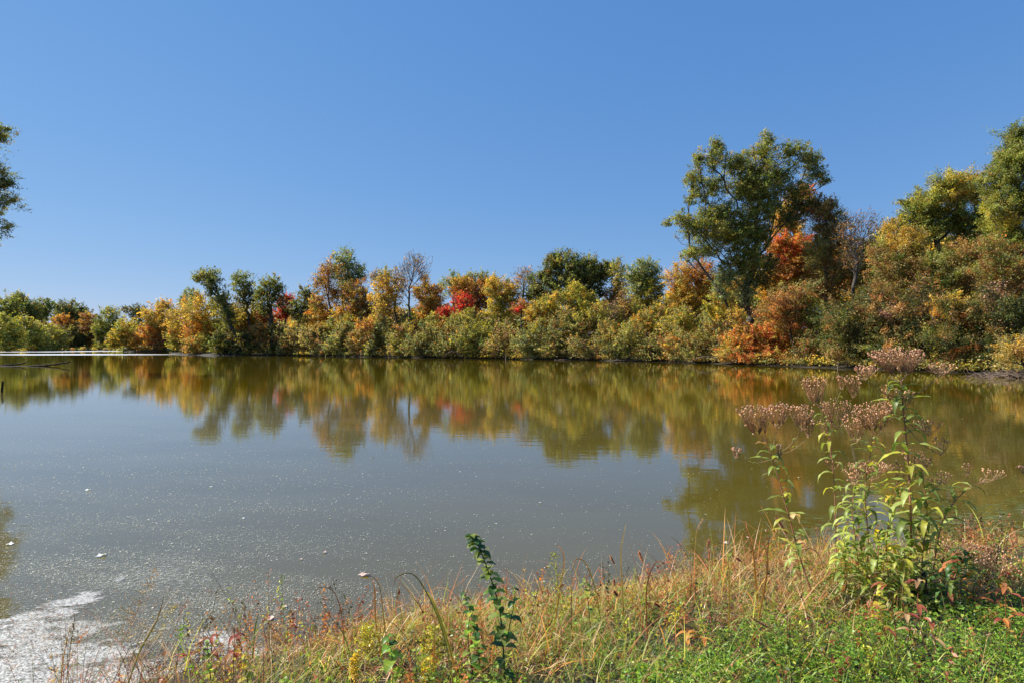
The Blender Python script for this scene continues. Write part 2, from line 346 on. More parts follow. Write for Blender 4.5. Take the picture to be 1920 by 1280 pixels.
def tree(name, label, cat, off, lobes, base=None, top=None, pal='oak', dens=1.0, rb=None, cl=1.0, twigs=0, group=None, seed=0,
         bark=None, d=None, leaf=1.0, shell=.5, mid=None, lowfill=0, droop=0, rag=.12, spray=1.25):
    """lobes in picture columns/rows seen from the camera, placed at the tree's own distance. lobes: (u, v, ru, rv[, palette[, depth shift m]])"""
    u0 = base if base is not None else lobes[0][0]
    D = d if d is not None else shore_d(u0)+(off if off > 6 else off*.45)
    rng = np.random.default_rng(1000+seed+int(u0)*7+len(lobes))
    s = D/F
    bx, by = (u0-960)*s, D; bz = float(ground_z(bx, by)[0])
    origin = np.array([bx, by, bz-.05])
    if top is None: top = (lobes[0][0], min(l[1] for l in lobes)+.25*lobes[0][3])
    tp = P3(top[0], top[1], D)
    pts = [origin]; 
    if mid: pts += [P3(m[0], m[1], D) for m in mid]
    pts.append(tp)
    H = tp[2]-bz
    trunk = spline(pts, max(6, int(H/1.1))); trunk[1:-1] += rng.normal(size=(len(trunk)-2, 3))*.012*H*np.array([1, 1, .2])
    allC = []; allN = []; allR = []; allK = []
    area = 0
    for lb in lobes:
        u, v, ru, rv = lb[:4]; lp = lb[4] if len(lb) > 4 and lb[4] else pal; dy = lb[5] if len(lb) > 5 else 0
        c = P3(u, v, D); rx, rz = ru*s, rv*s; ry = min(max(rx, rz*.6), rx*1.2); c = c+np.array([0, dy+rng.uniform(-.25, .25)*ry, 0])
        A = math.pi*rx*rz; area += A
        sp = max(.45, .14*math.sqrt(rx*rz)+.26)*cl; nc = int(max(5, 2.1*A*ry/max(rx, .1)/(sp*sp)))
        nc = min(nc, 560)
        dirs = nrm(rng.normal(size=(nc, 3))); rad = rng.uniform(0, 1, nc)**(shell*.7)
        rad *= rng.uniform(.84, 1.06, nc)*np.where(rng.uniform(0, 1, nc) < .14, rng.uniform(1.05, 1.3, nc), 1)
        C = c+dirs*rad[:, None]*np.array([rx, ry, rz])
        ph = rng.uniform(0, 6, 6); kx = 2.6/max(rx, .5)
        C = C+np.stack([np.sin(C[:, 2]*kx+ph[0])+.6*np.sin(C[:, 1]*kx*2+ph[1]), np.sin(C[:, 0]*kx+ph[2]), np.sin(C[:, 0]*kx*1.6+ph[3])+.6*np.sin(C[:, 1]*kx+ph[4])], 1)*np.array([rx, ry, rz])*rag
        allC.append(C); allN.append(dirs); allR.append(np.full(nc, sp)); kk = pal_pick(lp, nc, rng); od = rng.uniform(0, 1, nc) < .2; kk[od] = kk[od]*.4+.6*pal_pick([('olive', 2), ('brown', 2), ('ygreen', 1), ('green', 1)], int(od.sum()), rng); allK.append(kk*rng.uniform(.72, 1.25, (nc, 1)))
    C = np.concatenate(allC); Dn = np.concatenate(allN); R = np.concatenate(allR); K = np.concatenate(allK)
    gz = ground_z(C[:, 0], C[:, 1]); ok = C[:, 2] > np.maximum(gz, 0)+.25
    C, Dn, R, K = C[ok], Dn[ok], R[ok], K[ok]
    # leaves
    ls = max(.055, .00132*D)*leaf
    nl = int(area*6.8*dens/(2*ls*ls*.62)*.85); nl = min(nl, 520000)
    pw = R*R*rng.lognormal(0, .65, len(R)); per = rng.multinomial(nl, pw/pw.sum()) if nl > 0 else np.zeros(len(C), int)
    ci = np.repeat(np.arange(len(C)), per)
    ax = nrm(Dn*np.array([1, 1, .8])+np.array([0, 0, .55])+rng.normal(size=Dn.shape)*.45); la = rng.normal(size=(len(ci), 1))*.62*spray+.15*spray
    off3 = rng.normal(size=(len(ci), 3))*np.array([.5, .5, .36])/(spray**.8)
    off3 = off3*(1-.35*np.clip(la, -1, 1))+ax[ci]*la
    LC = C[ci]+off3*R[ci][:, None]*.95
    gz = np.interp(LC[:, 0], [-400, 400], [0, 0])
    keep = LC[:, 2] > .12+rng.uniform(0, .35, len(LC)); LC = LC[keep]; ci = ci[keep]
    LN = nrm(rng.normal(size=LC.shape)+np.array([0, 0, .75])+Dn[ci]*.6)
    V, Fq = leaf_cards(LC, LN, ls, rng)
    Kl = K[ci]; odd = rng.uniform(0, 1, len(ci)) < .10; Kl[odd] = pal_pick([('olive', 2), ('brown', 2), ('green', 1)], int(odd.sum()), rng)
    col = Kl*rng.uniform(.6, 1.38, (len(ci), 1))*np.array([1, 1, 1])+rng.normal(size=(len(ci), 3))*.008
    col = np.clip(col, .008, .6)
    LEAFCOUNT[0] += len(LC)
    root = thing(name, origin, label, cat, group)
    # wood
    nt_ = len(trunk); tg = C
    if len(tg) > 260: tg = tg[rng.choice(len(tg), 260, replace=False)]
    if twigs: 
        ex = C[rng.integers(0, len(C), twigs)]+rng.normal(size=(twigs, 3))*R.mean()*.9; tg = np.concatenate([tg, ex])
    rb = rb or max(.10, .018*H)
    Pn, par = grow(list(trunk), list(tg), rng, max(.5, H*.045), .07 if dens < .3 else .11, .75 if dens < .3 else .4)
    Vw, Fw = wood_mesh(Pn, par, rb, max(.008, .00020*D), nt_, 6 if H > 12 else 4)
    link('trunk', mesh_np('trunk', Vw-origin, Fw, smooth=True), bark or M_BARK, root)
    if len(LC): link('crown', mesh_np('crown', V-origin, Fq, np.repeat(col, 4, 0)), M_LEAF, root)
    return root
exec_trees = []
T = tree
FARBAY = 'trees round the far bay'
# --- far bay, 205-320 m
T('broadleaf_tree', 'dull green tree with a flat crown, at the end of the far bay treeline', 'tree', 25, [(8,590,26,34),(22,575,16,20)], pal='green', group=FARBAY)
T('broadleaf_tree', 'tall olive green tree with a spiky top behind the yellow green bay trees', 'tree', 35, [(40,585,26,34),(34,562,13,13),(58,590,14,26)], pal=[('green',3),('olive',1)], group=FARBAY, seed=1)
T('broadleaf_tree', 'mid green tree with two low humps behind the bay treeline', 'tree', 38, [(72,590,18,30),(88,578,14,18)], pal='green', group=FARBAY, seed=2)
T('broadleaf_tree', 'dark green dome shaped tree, tallest over the far bay', 'tree', 40, [(140,588,26,24),(158,600,16,24),(122,592,18,24)], pal=[('dark',3),('green',1)], group=FARBAY, seed=3, d=325)
T('maple_tree', 'burnt orange tree at the back of the far bay', 'tree', 0, [(118,605,15,17),(110,600,10,9,'gold')], pal='orange', group=FARBAY, seed=4, d=300)
T('maple_tree', 'rusty brown round tree beside a dark gap in the far bay', 'tree', 0, [(166,612,17,27),(172,630,14,20,'rust')], pal=[('rust',3),('gold',1)], group=FARBAY, seed=5, d=304)
T('willow_tree', 'yellow green bushy tree overhanging the water at the edge of the far bay', 'tree', 3, [(14,620,22,36),(28,635,18,22),(6,645,20,14)], pal=[('ygreen',3),('green',2)], group=FARBAY, seed=6, d=214)
T('willow_tree', 'yellow green tree with layered boughs on the near side of the bay', 'tree', 5, [(58,625,22,28),(50,612,14,16),(72,640,22,18)], pal=[('ygreen',3),('green',1)], group=FARBAY, seed=7, d=232)
T('willow_tree', 'pale yellow green domed tree on the point of the near bay shore', 'tree', 5, [(98,630,24,26),(112,640,13,18),(84,645,18,14)], pal=[('ygreen',3),('olive',1)], group=FARBAY, seed=8, d=246)
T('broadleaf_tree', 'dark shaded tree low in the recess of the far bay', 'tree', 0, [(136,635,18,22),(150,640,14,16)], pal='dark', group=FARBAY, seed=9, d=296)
T('broadleaf_tree', 'green tree under a pale spindly top in the bay corner', 'tree', 0, [(205,615,20,38),(196,630,16,24)], pal=[('green',2),('ygreen',1)], group=FARBAY, seed=10, d=296)
T('bare_tree', 'thin grey topped tree sticking up over the bay corner', 'tree', 0, [(205,583,19,9)], base=206, pal='grey', dens=.35, twigs=60, group=FARBAY, seed=11, d=300)
T('willow_tree', 'bright yellow tree leaning out where the golden shore begins', 'tree', 2, [(232,618,24,22),(222,635,18,18),(245,640,16,18,'gold')], pal=[('ygreen',3),('gold',1)], seed=12, d=208)
# --- golden stretch
T('broadleaf_tree', 'dark green open tree rising behind the golden maples', 'tree', 10, [(257,582,20,13),(262,600,14,20)], pal='dark', dens=.7, seed=13, d=222)
T('maple_tree', 'orange maple with a golden top reaching down to the water', 'tree', 2, [(292,602,26,34,'gold'),(283,628,26,24),(300,645,22,16,'rust')], pal='orange', seed=14, d=206)
T('maple_tree', 'brown and gold maple next to the orange one, with a pointed crown', 'tree', 5, [(312,600,18,36),(305,575,9,10)], pal=[('gold',2),('brown',1)], seed=15, d=212)
T('maple_tree', 'wide golden yellow maple with orange patches, over the white shoreline', 'tree', 6, [(345,598,30,30),(352,625,32,30,[('orange',1),('gold',1)]),(334,640,20,22,'ygreen')], pal='gold', seed=16, d=162)
T('maple_tree', 'yellow maple with salmon orange lower boughs beside the leaning tree', 'tree', 6, [(385,592,32,36),(372,625,28,30,'orange'),(392,640,24,22,'ygreen')], pal=[('gold',3),('ygreen',1)], seed=17, d=146)
T('broadleaf_tree', 'grey green tree half hidden behind the golden maples', 'tree', 30, [(358,557,22,14),(345,568,14,12)], pal='grey', dens=.7, seed=18, d=180)
T('leaning_tree', 'tall dark green tree leaning with a bent crown', 'tree', 5, [(385,515,24,14,'oak'),(402,530,20,22),(372,522,13,8,'oak'),(410,562,20,24),(424,592,15,30),(396,548,12,10)], base=448, top=(392,512), mid=[(440,628),(424,585),(408,548)], pal=[('oak',2),('dark',1)], dens=.62, rb=.45, shell=.7, seed=19, cl=.8)
T('broadleaf_tree', 'green tree with a twiggy bare side beside the leaning tree', 'tree', 9, [(458,535,20,26),(468,560,20,26,'dark'),(446,520,8,12)], base=470, pal='green', dens=.6, twigs=60, seed=20)
T('broadleaf_tree', 'dark green vase shaped tree with a forked trunk beside the red maple', 'tree', 5, [(505,530,20,16),(520,545,16,16),(492,552,16,22),(514,562,22,18,'dark'),(496,580,16,12)], base=509, top=(505,525), mid=[(509,615),(505,575)], pal='oak', dens=.66, rb=.5, shell=.7, seed=21, cl=.8)
T('maple_tree', 'deep red maple showing between two dark green trees', 'tree', 14, [(535,573,15,20),(528,588,16,12),(542,560,9,9)], pal='red', seed=22)
T('maple_tree', 'small orange red maple behind the forked trunk', 'tree', 12, [(500,596,16,14),(488,590,10,10)], pal='redorange', seed=23)
T('maple_tree', 'yellow green filler tree behind the leaning tree trunk', 'tree', 11, [(432,600,34,34),(462,612,30,30,'gold'),(475,590,24,22,'ygreen')], pal=[('ygreen',2),('gold',1)], seed=24)
T('broadleaf_tree', 'dark green bushy tree between the red maple and the tall brown tree', 'tree', 16, [(575,560,20,24),(562,582,20,24),(590,590,20,24,'grey')], pal=[('dark',2),('oak',1)], seed=25)
T('maple_tree', 'orange tree low in front of the tall brown tree', 'tree', 12, [(604,590,26,20),(592,605,24,16,'gold')], pal=[('orange',1),('gold',2)], seed=26)
T('ash_tree', 'tall grey green tree with a rounded top on the skyline', 'tree', 22, [(648,488,24,20),(668,512,20,20),(640,510,22,20),(660,535,22,20)], base=640, pal=[('grey',2),('green',1)], dens=.7, seed=27)
T('oak_tree', 'tall half bare tree with rusty leaves and bare limbs to one side', 'tree', 14, [(620,508,24,22),(606,530,22,24),(628,550,28,24),(600,565,20,18)], base=628, top=(616,495), mid=[(622,600),(616,560)], pal=[('rust',2),('gold',1)], dens=.42, twigs=240, rb=.3, shell=.8, seed=28)
T('maple_tree', 'brown orange broad tree behind the shore scrub', 'tree', 15, [(664,560,30,34),(652,590,30,26),(684,575,20,30,'brown')], pal=[('rust',2),('gold',2)], dens=.8, seed=29)
T('maple_tree', 'golden orange open tree next to the bare tree', 'tree', 12, [(718,545,22,34),(732,560,18,30),(712,575,20,30),(724,512,12,12,'ygreen')], base=722, pal='gold', dens=.6, twigs=50, seed=30)
T('maple_tree', 'thin brown tree with sparse leaves in the gap by the golden tree', 'tree', 18, [(742,528,18,28),(704,520,12,16)], pal='brown', dens=.35, twigs=80, seed=31)
T('bare_tree', 'tall bare tree with a fan of thin branches', 'tree', 10, [(782,488,26,22),(764,506,24,20),(755,530,18,20),(790,510,18,16)], base=768, top=(776,478), mid=[(768,600),(768,545)], pal=[('brown',1),('pink',1)], dens=.07, twigs=420, rb=.22, shell=.8, seed=32, cl=.8)
T('maple_tree', 'golden orange domed maple beside the bare tree', 'tree', 14, [(803,550,28,28),(800,580,30,24),(818,575,20,20)], pal=[('gold',2),('orange',1)], seed=33)
T('broadleaf_tree', 'grey green tree behind the golden dome', 'tree', 32, [(850,535,24,24),(868,548,20,24,'olive')], pal='grey', dens=.7, seed=34)
T('broadleaf_tree', 'olive tree peeping over the orange trees at the skyline', 'tree', 36, [(900,520,18,16),(880,530,16,18),(918,535,16,18)], pal=[('olive',2),('green',1)], dens=.6, twigs=60, seed=35)
T('maple_tree', 'orange and dark red tree with showing stems behind the scarlet bush', 'tree', 17, [(875,545,26,24),(896,560,26,30,'rust'),(865,530,18,12,'gold'),(908,540,16,20,'rust')], pal='orange', dens=.85, twigs=60, seed=36)
T('sumac', 'scarlet red bush blazing on the slope below the orange tree', 'shrub', 11, [(848,585,26,13),(868,568,18,18),(836,590,16,10),(880,582,14,12)], pal='red', dens=1.2, seed=37)
T('maple_tree', 'yellow green tree with fanned orange stems beside the dark green dome', 'tree', 15, [(938,552,28,32),(925,540,20,20,'gold'),(960,556,22,30,'gold'),(940,585,30,16)], pal=[('ygreen',2),('gold',1)], twigs=60, dens=.8, seed=38)
T('sumac', 'dark red bush at the foot of the yellow green tree', 'shrub', 11, [(978,575,16,12),(968,582,10,8)], pal=[('red',1),('rust',2)], seed=39)
T('bare_tree', 'faint pinkish twiggy tree touching the dark green dome', 'tree', 28, [(982,520,20,22)], pal='pink', dens=.22, twigs=140, seed=40)
T('oak_tree', 'broad dark green domed oak, dense and rounded', 'tree', 22, [(1062,500,34,30),(1092,510,34,30),(1035,505,26,28),(1020,540,30,30),(1075,540,46,34),(1110,535,30,34),(1128,512,18,20),(1005,560,22,26),(1140,505,12,14)], base=1072, pal=[('oak',2),('dark',2)], dens=1.1, rb=.6, seed=41, cl=.85)
T('broadleaf_tree', 'yellowish tree with a ragged top between the dark dome and the pale willow', 'tree', 24, [(1158,515,18,26),(1164,545,20,26,'gold'),(1150,560,18,22,'brown')], pal=[('ygreen',1),('olive',1)], dens=.75, seed=42)
T('willow_tree', 'pale grey green tree with a pointed top', 'tree', 20, [(1212,505,20,28),(1195,525,22,30),(1228,530,18,32),(1208,555,32,28,'ygreen')], base=1215, top=(1212,485), pal=[('grey',3),('green',1)], dens=.9, seed=43)
T('maple_tree', 'yellow green sapling standing in front of the dark dome', 'tree', 10, [(1080,550,22,20),(1092,572,22,22,'ygreen'),(1050,560,22,14),(1104,562,14,16)], base=1090, pal=[('ygreen',2),('gold',1)], dens=.8, twigs=50, seed=44)
T('maple_tree', 'yellow bush tree with orange sprays beside the dark red bush', 'tree', 9, [(1012,578,26,18),(1030,568,20,16),(1000,590,20,14,'gold')], pal=[('ygreen',2),('gold',1)], dens=.8, seed=45)
T('maple_tree', 'orange brown wide tree under the boughs of the big oak', 'tree', 17, [(1275,525,28,32),(1305,515,30,32,'rust'),(1330,540,30,34),(1270,560,26,24,'gold'),(1300,565,34,26,'gold')], pal=[('orange',1),('gold',2)], dens=.8, twigs=80, seed=46)
T('maple_tree', 'bright yellow tree against the big oak trunk', 'tree', 8, [(1345,565,24,30),(1370,595,24,26,'gold'),(1338,600,24,24)], pal=[('gold',2),('ygreen',2)], dens=.7, seed=47)
# --- thin stemmed saplings standing over the scrub
SG = 'thin saplings over the bank scrub'
for lab_, bu, of_, lbs, pl_, dn in [
 ('thin dark stemmed sapling with orange leaves leaning over the water by the rusty pink shrub', 700, 2, [(688,610,13,12),(694,628,8,10)], 'orange', .5),
 ('slim straight sapling under the golden orange open tree', 716, 6, [(712,575,10,20),(716,600,8,12)], 'gold', .4),
 ('slender yellow sapling over the broad olive shrub', 812, 7, [(812,600,13,14),(806,612,10,10)], 'ygreen', .5),
 ('thin sapling with a sparse yellow top, in front of the dark domed oak', 1062, 6, [(1060,590,14,16),(1066,605,12,10)], ['ygreen','tan'], .4),
 ('leafless grey sapling among the mid bank scrub', 1150, 7, [(1150,580,12,24)], 'pink', .08),
 ('thin brown sapling below the ragged topped yellow tree', 1172, 8, [(1170,570,14,24),(1176,590,10,14)], 'brown', .35),
 ('crooked dark sapling leaning in front of the big oak trunk', 1400, 4, [(1378,590,16,16),(1385,605,10,12)], 'gold', .35),
 ('sparse brown sapling against the shaded wood', 1655, 4, [(1650,560,18,30),(1662,590,14,20)], 'rust', .3),
 ('thin bare stems rising before the olive tree with the pale dome', 1735, 4, [(1730,540,22,40),(1745,570,16,30)], 'rust', .12),
 ('pale twiggy sapling on the dark bank near the brush pile', 1872, 3, [(1868,560,20,40),(1880,600,14,20)], 'pink', .15)]:
    T('sapling', lab_, 'tree', of_, lbs, base=bu, pal=[(p, 1) for p in pl_] if isinstance(pl_, list) else pl_, dens=dn, twigs=90, group=SG, rb=.06, cl=.7, seed=bu)
# --- the big oak
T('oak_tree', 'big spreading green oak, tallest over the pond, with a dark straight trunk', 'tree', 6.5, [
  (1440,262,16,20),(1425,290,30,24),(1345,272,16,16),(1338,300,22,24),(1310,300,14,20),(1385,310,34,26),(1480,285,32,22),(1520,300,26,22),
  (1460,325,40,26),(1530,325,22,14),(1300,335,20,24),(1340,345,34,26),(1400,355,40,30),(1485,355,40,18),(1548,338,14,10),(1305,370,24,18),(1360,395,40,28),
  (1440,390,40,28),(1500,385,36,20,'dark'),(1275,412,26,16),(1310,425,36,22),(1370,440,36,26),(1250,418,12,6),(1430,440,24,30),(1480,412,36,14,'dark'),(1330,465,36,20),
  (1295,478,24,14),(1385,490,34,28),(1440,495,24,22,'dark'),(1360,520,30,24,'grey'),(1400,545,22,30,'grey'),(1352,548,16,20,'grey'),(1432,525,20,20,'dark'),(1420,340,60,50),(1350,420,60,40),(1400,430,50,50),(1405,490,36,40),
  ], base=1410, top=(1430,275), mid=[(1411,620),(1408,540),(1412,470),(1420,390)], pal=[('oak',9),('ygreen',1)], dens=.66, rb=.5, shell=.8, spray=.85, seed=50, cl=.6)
# --- wood behind and beside the oak
T('maple_tree', 'orange crowned maple with a red top just behind the big oak', 'tree', 19, [(1472,480,34,28),(1495,465,30,22,'redorange'),(1460,455,24,16,'redorange'),(1505,510,34,26,'rust'),(1455,515,30,24,'rust'),(1440,540,26,26,'gold')], base=1468, pal='redorange', dens=1.2, seed=51)
T('maple_tree', 'golden orange tree top showing through the oak boughs', 'tree', 24, [(1490,385,30,22),(1470,400,22,22,'gold'),(1510,360,20,14,'redorange'),(1475,430,34,24)], base=1490, pal=[('orange',1),('gold',2)], dens=.9, seed=52)
T('maple_tree', 'brown olive tall tree between the oak and the bare dark tree', 'tree', 14, [(1548,410,30,34),(1565,440,28,36),(1545,470,34,40,'olive'),(1535,390,22,20,'rust'),(1550,530,36,44,'brown')], base=1550, pal=[('brown',2),('olive',1)], dens=.85, seed=53)
T('bare_tree', 'dark bare tree with upright branches among the brown woods', 'tree', 6, [(1600,415,24,26),(1585,440,22,26),(1625,420,20,22),(1605,470,30,30),(1640,410,10,14)], base=1604, top=(1602,400), mid=[(1606,600),(1603,520)], pal='rust', dens=.06, twigs=460, rb=.17, seed=54, cl=.8)
T('broadleaf_tree', 'pale olive tree behind the dark bare tree', 'tree', 16, [(1632,470,26,34),(1612,510,30,34),(1640,520,30,34,'brown')], pal=[('olive',2),('grey',1)], dens=.8, seed=55)
T('maple_tree', 'reddish brown broad tree in the shade below the golden green tree', 'tree', 9, [(1690,450,34,32,'gold'),(1680,490,42,34),(1720,480,34,36),(1665,530,40,34),(1715,540,40,36,'brown')], base=1695, pal=[('rust',1),('brown',3),('olive',2),('green',2)], dens=.62, twigs=200, rag=.2, seed=56)
T('broadleaf_tree', 'golden green broad crowned tree on the skyline beside the tallest green tree', 'tree', 18, [(1745,370,38,34),(1790,355,42,34,[('gold',1),('ygreen',2)]),(1720,390,30,30),(1825,350,28,30,'gold'),(1780,400,54,36),(1730,425,40,30),(1815,420,40,40,'green')], base=1770, pal=[('ygreen',2),('green',2)], dens=1, seed=57)
T('broadleaf_tree', 'tallest green tree at the picture edge, cut off by the frame', 'tree', 12, [(1905,290,40,44),(1940,270,50,50),(1880,330,34,34),(1915,370,50,44),(1880,400,36,40,'ygreen'),(1930,430,50,44),(1880,460,34,34)], base=1925, pal=[('green',3),('oak',2)], dens=1.05, seed=58)
T('maple_tree', 'reddish tree leaning over the dark undergrowth by the tallest green tree', 'tree', 7, [(1885,490,40,30),(1915,520,40,32),(1850,510,30,28),(1900,560,46,30,'rust'),(1855,460,24,20)], base=1880, pal=[('rust',2),('brown',2),('olive',1),('green',2)], dens=.6, twigs=160, seed=59)
T('broadleaf_tree', 'olive tree with a pale dome in the middle of the shaded wood', 'tree', 9, [(1775,500,40,32),(1800,480,34,26,'brown'),(1760,540,42,34,'green'),(1805,540,42,34,'brown')], base=1785, pal=[('olive',2),('green',1)], dens=.85, twigs=80, seed=60)
T('maple_tree', 'green brown tree spreading under the orange crowned maple', 'tree', 6, [(1468,575,36,30,'rust'),(1505,560,38,34,[('olive',1),('rust',1)]),(1490,612,40,26,[('green',1),('rust',2)]),(1540,600,42,36,'green')], base=1495, pal=[('rust',2),('olive',1),('gold',1)], dens=.9, rag=.25, twigs=80, seed=61)
T('broadleaf_tree', 'dark green shaded tree low over the water below the bare dark tree', 'tree', 4, [(1580,600,44,44),(1620,590,44,44,[('dark',2),('rust',1)]),(1590,645,44,32),(1640,635,44,34)], base=1605, pal=[('dark',6),('rust',1)], dens=.85, rag=.25, twigs=120, seed=62)  # this low row: shade under the wood is put into the dark leaf palette
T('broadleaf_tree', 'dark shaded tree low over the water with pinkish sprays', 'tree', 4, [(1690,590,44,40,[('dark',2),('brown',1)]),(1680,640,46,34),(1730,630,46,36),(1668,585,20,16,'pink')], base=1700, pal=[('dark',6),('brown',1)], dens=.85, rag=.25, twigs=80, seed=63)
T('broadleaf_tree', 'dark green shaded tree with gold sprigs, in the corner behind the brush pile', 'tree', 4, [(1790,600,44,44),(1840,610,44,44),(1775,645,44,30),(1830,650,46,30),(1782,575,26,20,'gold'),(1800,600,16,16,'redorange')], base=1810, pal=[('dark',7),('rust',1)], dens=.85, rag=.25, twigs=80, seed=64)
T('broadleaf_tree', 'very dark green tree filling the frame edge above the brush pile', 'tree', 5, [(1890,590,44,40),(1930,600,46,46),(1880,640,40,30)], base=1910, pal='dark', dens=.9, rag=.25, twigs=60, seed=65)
T('hazel_bush', 'tan yellow bush drooping to the water above the brush pile', 'shrub', 0, [(1908,650,30,18),(1925,665,32,22),(1893,668,16,12)], base=1935, pal=[('tan',2),('gold',1)], dens=.8, seed=66, d=39)
T('overhanging_tree', 'tree outside the frame whose green sprays hang in from the side', 'tree', 0, [(-62,255,74,34),(-28,240,42,20),(-66,320,82,26),(-26,340,48,20),(-66,368,78,22),(-60,425,64,16),(-105,350,70,150)], base=-150, pal=[('oak',4),('dark',1)], dens=.9, rag=.05, seed=67, d=48, cl=.7, rb=.4)
T('maple_tree', 'brown gold tree rising behind the dark bare tree, with a ragged top', 'tree', 24, [(1655,455,30,34),(1640,500,40,50),(1680,430,22,20,'gold'),(1600,500,40,50,'rust')], pal=[('brown',2),('green',2),('gold',1)], dens=.8, seed=68)
T('broadleaf_tree', 'green tree filling the space under the golden green crown', 'tree', 24, [(1740,460,44,44),(1790,470,44,50),(1700,500,40,40,'olive')], pal=[('green',2),('olive',1)], dens=.9, seed=69)
T('broadleaf_tree', 'olive brown tree in deep shade behind the leaning reddish tree', 'tree', 22, [(1850,460,44,50),(1900,500,44,50,'green'),(1830,540,50,50)], pal=[('olive',2),('brown',1)], dens=.9, seed=70)
T('maple_tree', 'rusty gold tree behind the orange crowned maple, lower than the oak', 'tree', 26, [(1560,500,44,44),(1520,520,44,44,'gold'),(1500,470,30,40)], pal=[('rust',2),('gold',1)], dens=.9, seed=71)
T('maple_tree', 'yellow brown tree filling the gap behind the oak trunk', 'tree', 28, [(1390,560,44,34),(1440,570,40,34,'rust'),(1350,575,40,30)], pal=[('gold',2),('brown',1)], dens=.9, seed=72)
# --- shrubs along the water
SH = 'shrubs along the far bank'
def S(label, off, lobes, pal, name='shrub', seed=0, dens=1.05, tw=45, d=None):
    pal = ([(pal, 3)] if isinstance(pal, str) else list(pal)); wt = sum(w for _, w in pal); acc = [('tan', 'gold'), ('ygreen', 'brown'), ('gold', 'pink'), ('olive', 'rust'), ('ygreen', 'tan')][seed % 5]
    pal = pal+([(acc[0], wt*.16), (acc[1], wt*.10)] if pal[0][0] not in ('dark', 'redorange') else [('rust', wt*.1)])
    T(name, label, 'shrub', off, lobes, pal=pal, dens=dens, group=SH, seed=seed, cl=.72, twigs=tw, shell=.6, d=d, rb=.07, rag=.30, spray=1.55)
S('orange tinted shrub at the waterline where the white shoreline strip ends', 2, [(372,645,22,18),(360,652,14,12,'orange')], [('gold',1),('ygreen',1)], seed=101, d=140)
S('dark green shrub at the water below the leaning tree', 2.5, [(425,642,24,22),(408,650,16,14,'green')], 'dark', seed=102)
S('dark green rounded shrub beside the foot of the forked tree', 2.5, [(462,642,22,22)], 'dark', seed=103)
S('purplish brown shrub at the waterline by the forked tree', 2.5, [(492,635,18,28),(484,620,12,14)], [('rust',1),('brown',1)], seed=104)
S('low dark shrub in the recess below the orange red maple', 4, [(518,630,16,26),(530,640,14,20)], [('dark',2),('olive',1)], seed=105)
S('pale sandy shrub spilling to the water, first of the pale scrub', 2.5, [(545,640,24,22),(560,630,22,22,'tan'),(530,652,12,12)], [('olive',1),('tan',2)], seed=106)
S('pale olive shrub with a cream tip below the tall brown tree', 3, [(595,636,28,26),(582,625,20,18,'tan')], [('olive',3),('tan',1)], seed=107)
S('grey green shrub below the broad brown orange tree', 3, [(632,640,26,26),(645,628,18,20)], [('grey',1),('olive',2)], seed=108)
S('yellow tipped tall shrub behind the grey green one', 7, [(642,612,22,22),(622,618,20,20,'olive')], [('ygreen',2),('gold',1)], seed=109)
S('rusty pink shrub with a thin dark stem leaning out at the shore', 2.5, [(672,640,20,28),(682,612,12,12,'orange')], [('rust',1),('tan',2)], seed=110)
S('dark green thin leaved shrub between the rusty shrub and the big pale mound', 4, [(710,632,20,30),(700,648,14,18)], [('grey',1),('dark',1)], seed=111)
S('big pale green mound shrub with a reddish tip', 2.5, [(758,632,26,24),(745,648,22,20),(748,615,10,8,'rust')], [('olive',3),('ygreen',2)], seed=112)
S('broad olive shrub next to the pale mound, with crossing twigs', 2.5, [(800,636,30,30),(785,650,24,18)], [('olive',3),('grey',1)], seed=113)
S('yellow green shrub mound above the shoreline scrub, below the scarlet bush', 7, [(880,602,34,16),(860,612,26,14,'olive')], 'ygreen', seed=114)
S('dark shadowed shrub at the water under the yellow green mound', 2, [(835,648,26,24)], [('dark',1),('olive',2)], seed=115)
S('olive green shrub with an upright fork of twigs', 2.5, [(868,640,28,28),(890,628,22,20,'ygreen')], [('olive',2),('green',1)], seed=116)
S('brownish pink dry shrub, thin leaved, mid shore', 3.5, [(945,630,24,28),(930,645,22,22)], [('tan',1),('pink',1),('olive',1)], seed=117, dens=.8, tw=70)
S('low green shrub hugging the water beside the fork of twigs', 2, [(905,655,26,16)], [('olive',1),('green',1)], seed=118)
S('grey twiggy shrub with bare crossing branches in front', 3, [(1000,632,28,28),(985,648,26,20)], [('grey',1),('olive',2)], seed=119, dens=.75, tw=100)
S('dark green shrub next to the grey twiggy shrub', 3, [(1045,630,24,30),(1035,652,24,18,'olive')], [('dark',1),('olive',1)], seed=120)
S('olive yellow shrub with a reddish purple side', 5, [(1082,618,26,24),(1095,618,14,16,'rust')], [('olive',1),('ygreen',1)], seed=121)
S('tan dotted low shrub at the water in the middle of the open bank', 2, [(1088,650,30,20)], [('tan',1),('olive',2)], seed=122)
S('yellow green shrub high on the open slope under the ragged tree', 9, [(1135,590,28,20),(1160,598,24,18)], [('ygreen',2),('olive',1)], seed=123)
S('bright grass green bush on the slope under the pale willow', 10, [(1188,582,20,11)], [('green',3),('ygreen',1)], seed=124)
S('golden olive shrub halfway up the open slope', 5, [(1140,622,28,22)], [('gold',1),('olive',2)], seed=125)
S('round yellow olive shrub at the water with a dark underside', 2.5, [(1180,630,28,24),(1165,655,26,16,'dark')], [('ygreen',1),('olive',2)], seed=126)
S('tall yellow olive shrub mound below the pale willow', 7, [(1215,605,30,22),(1235,592,24,16)], [('ygreen',1),('olive',1),('gold',1)], seed=127)
S('low dark olive shrub with a maroon patch at the water', 2, [(1218,652,26,22),(1240,640,12,10,'red')], [('olive',1),('dark',1)], seed=128)
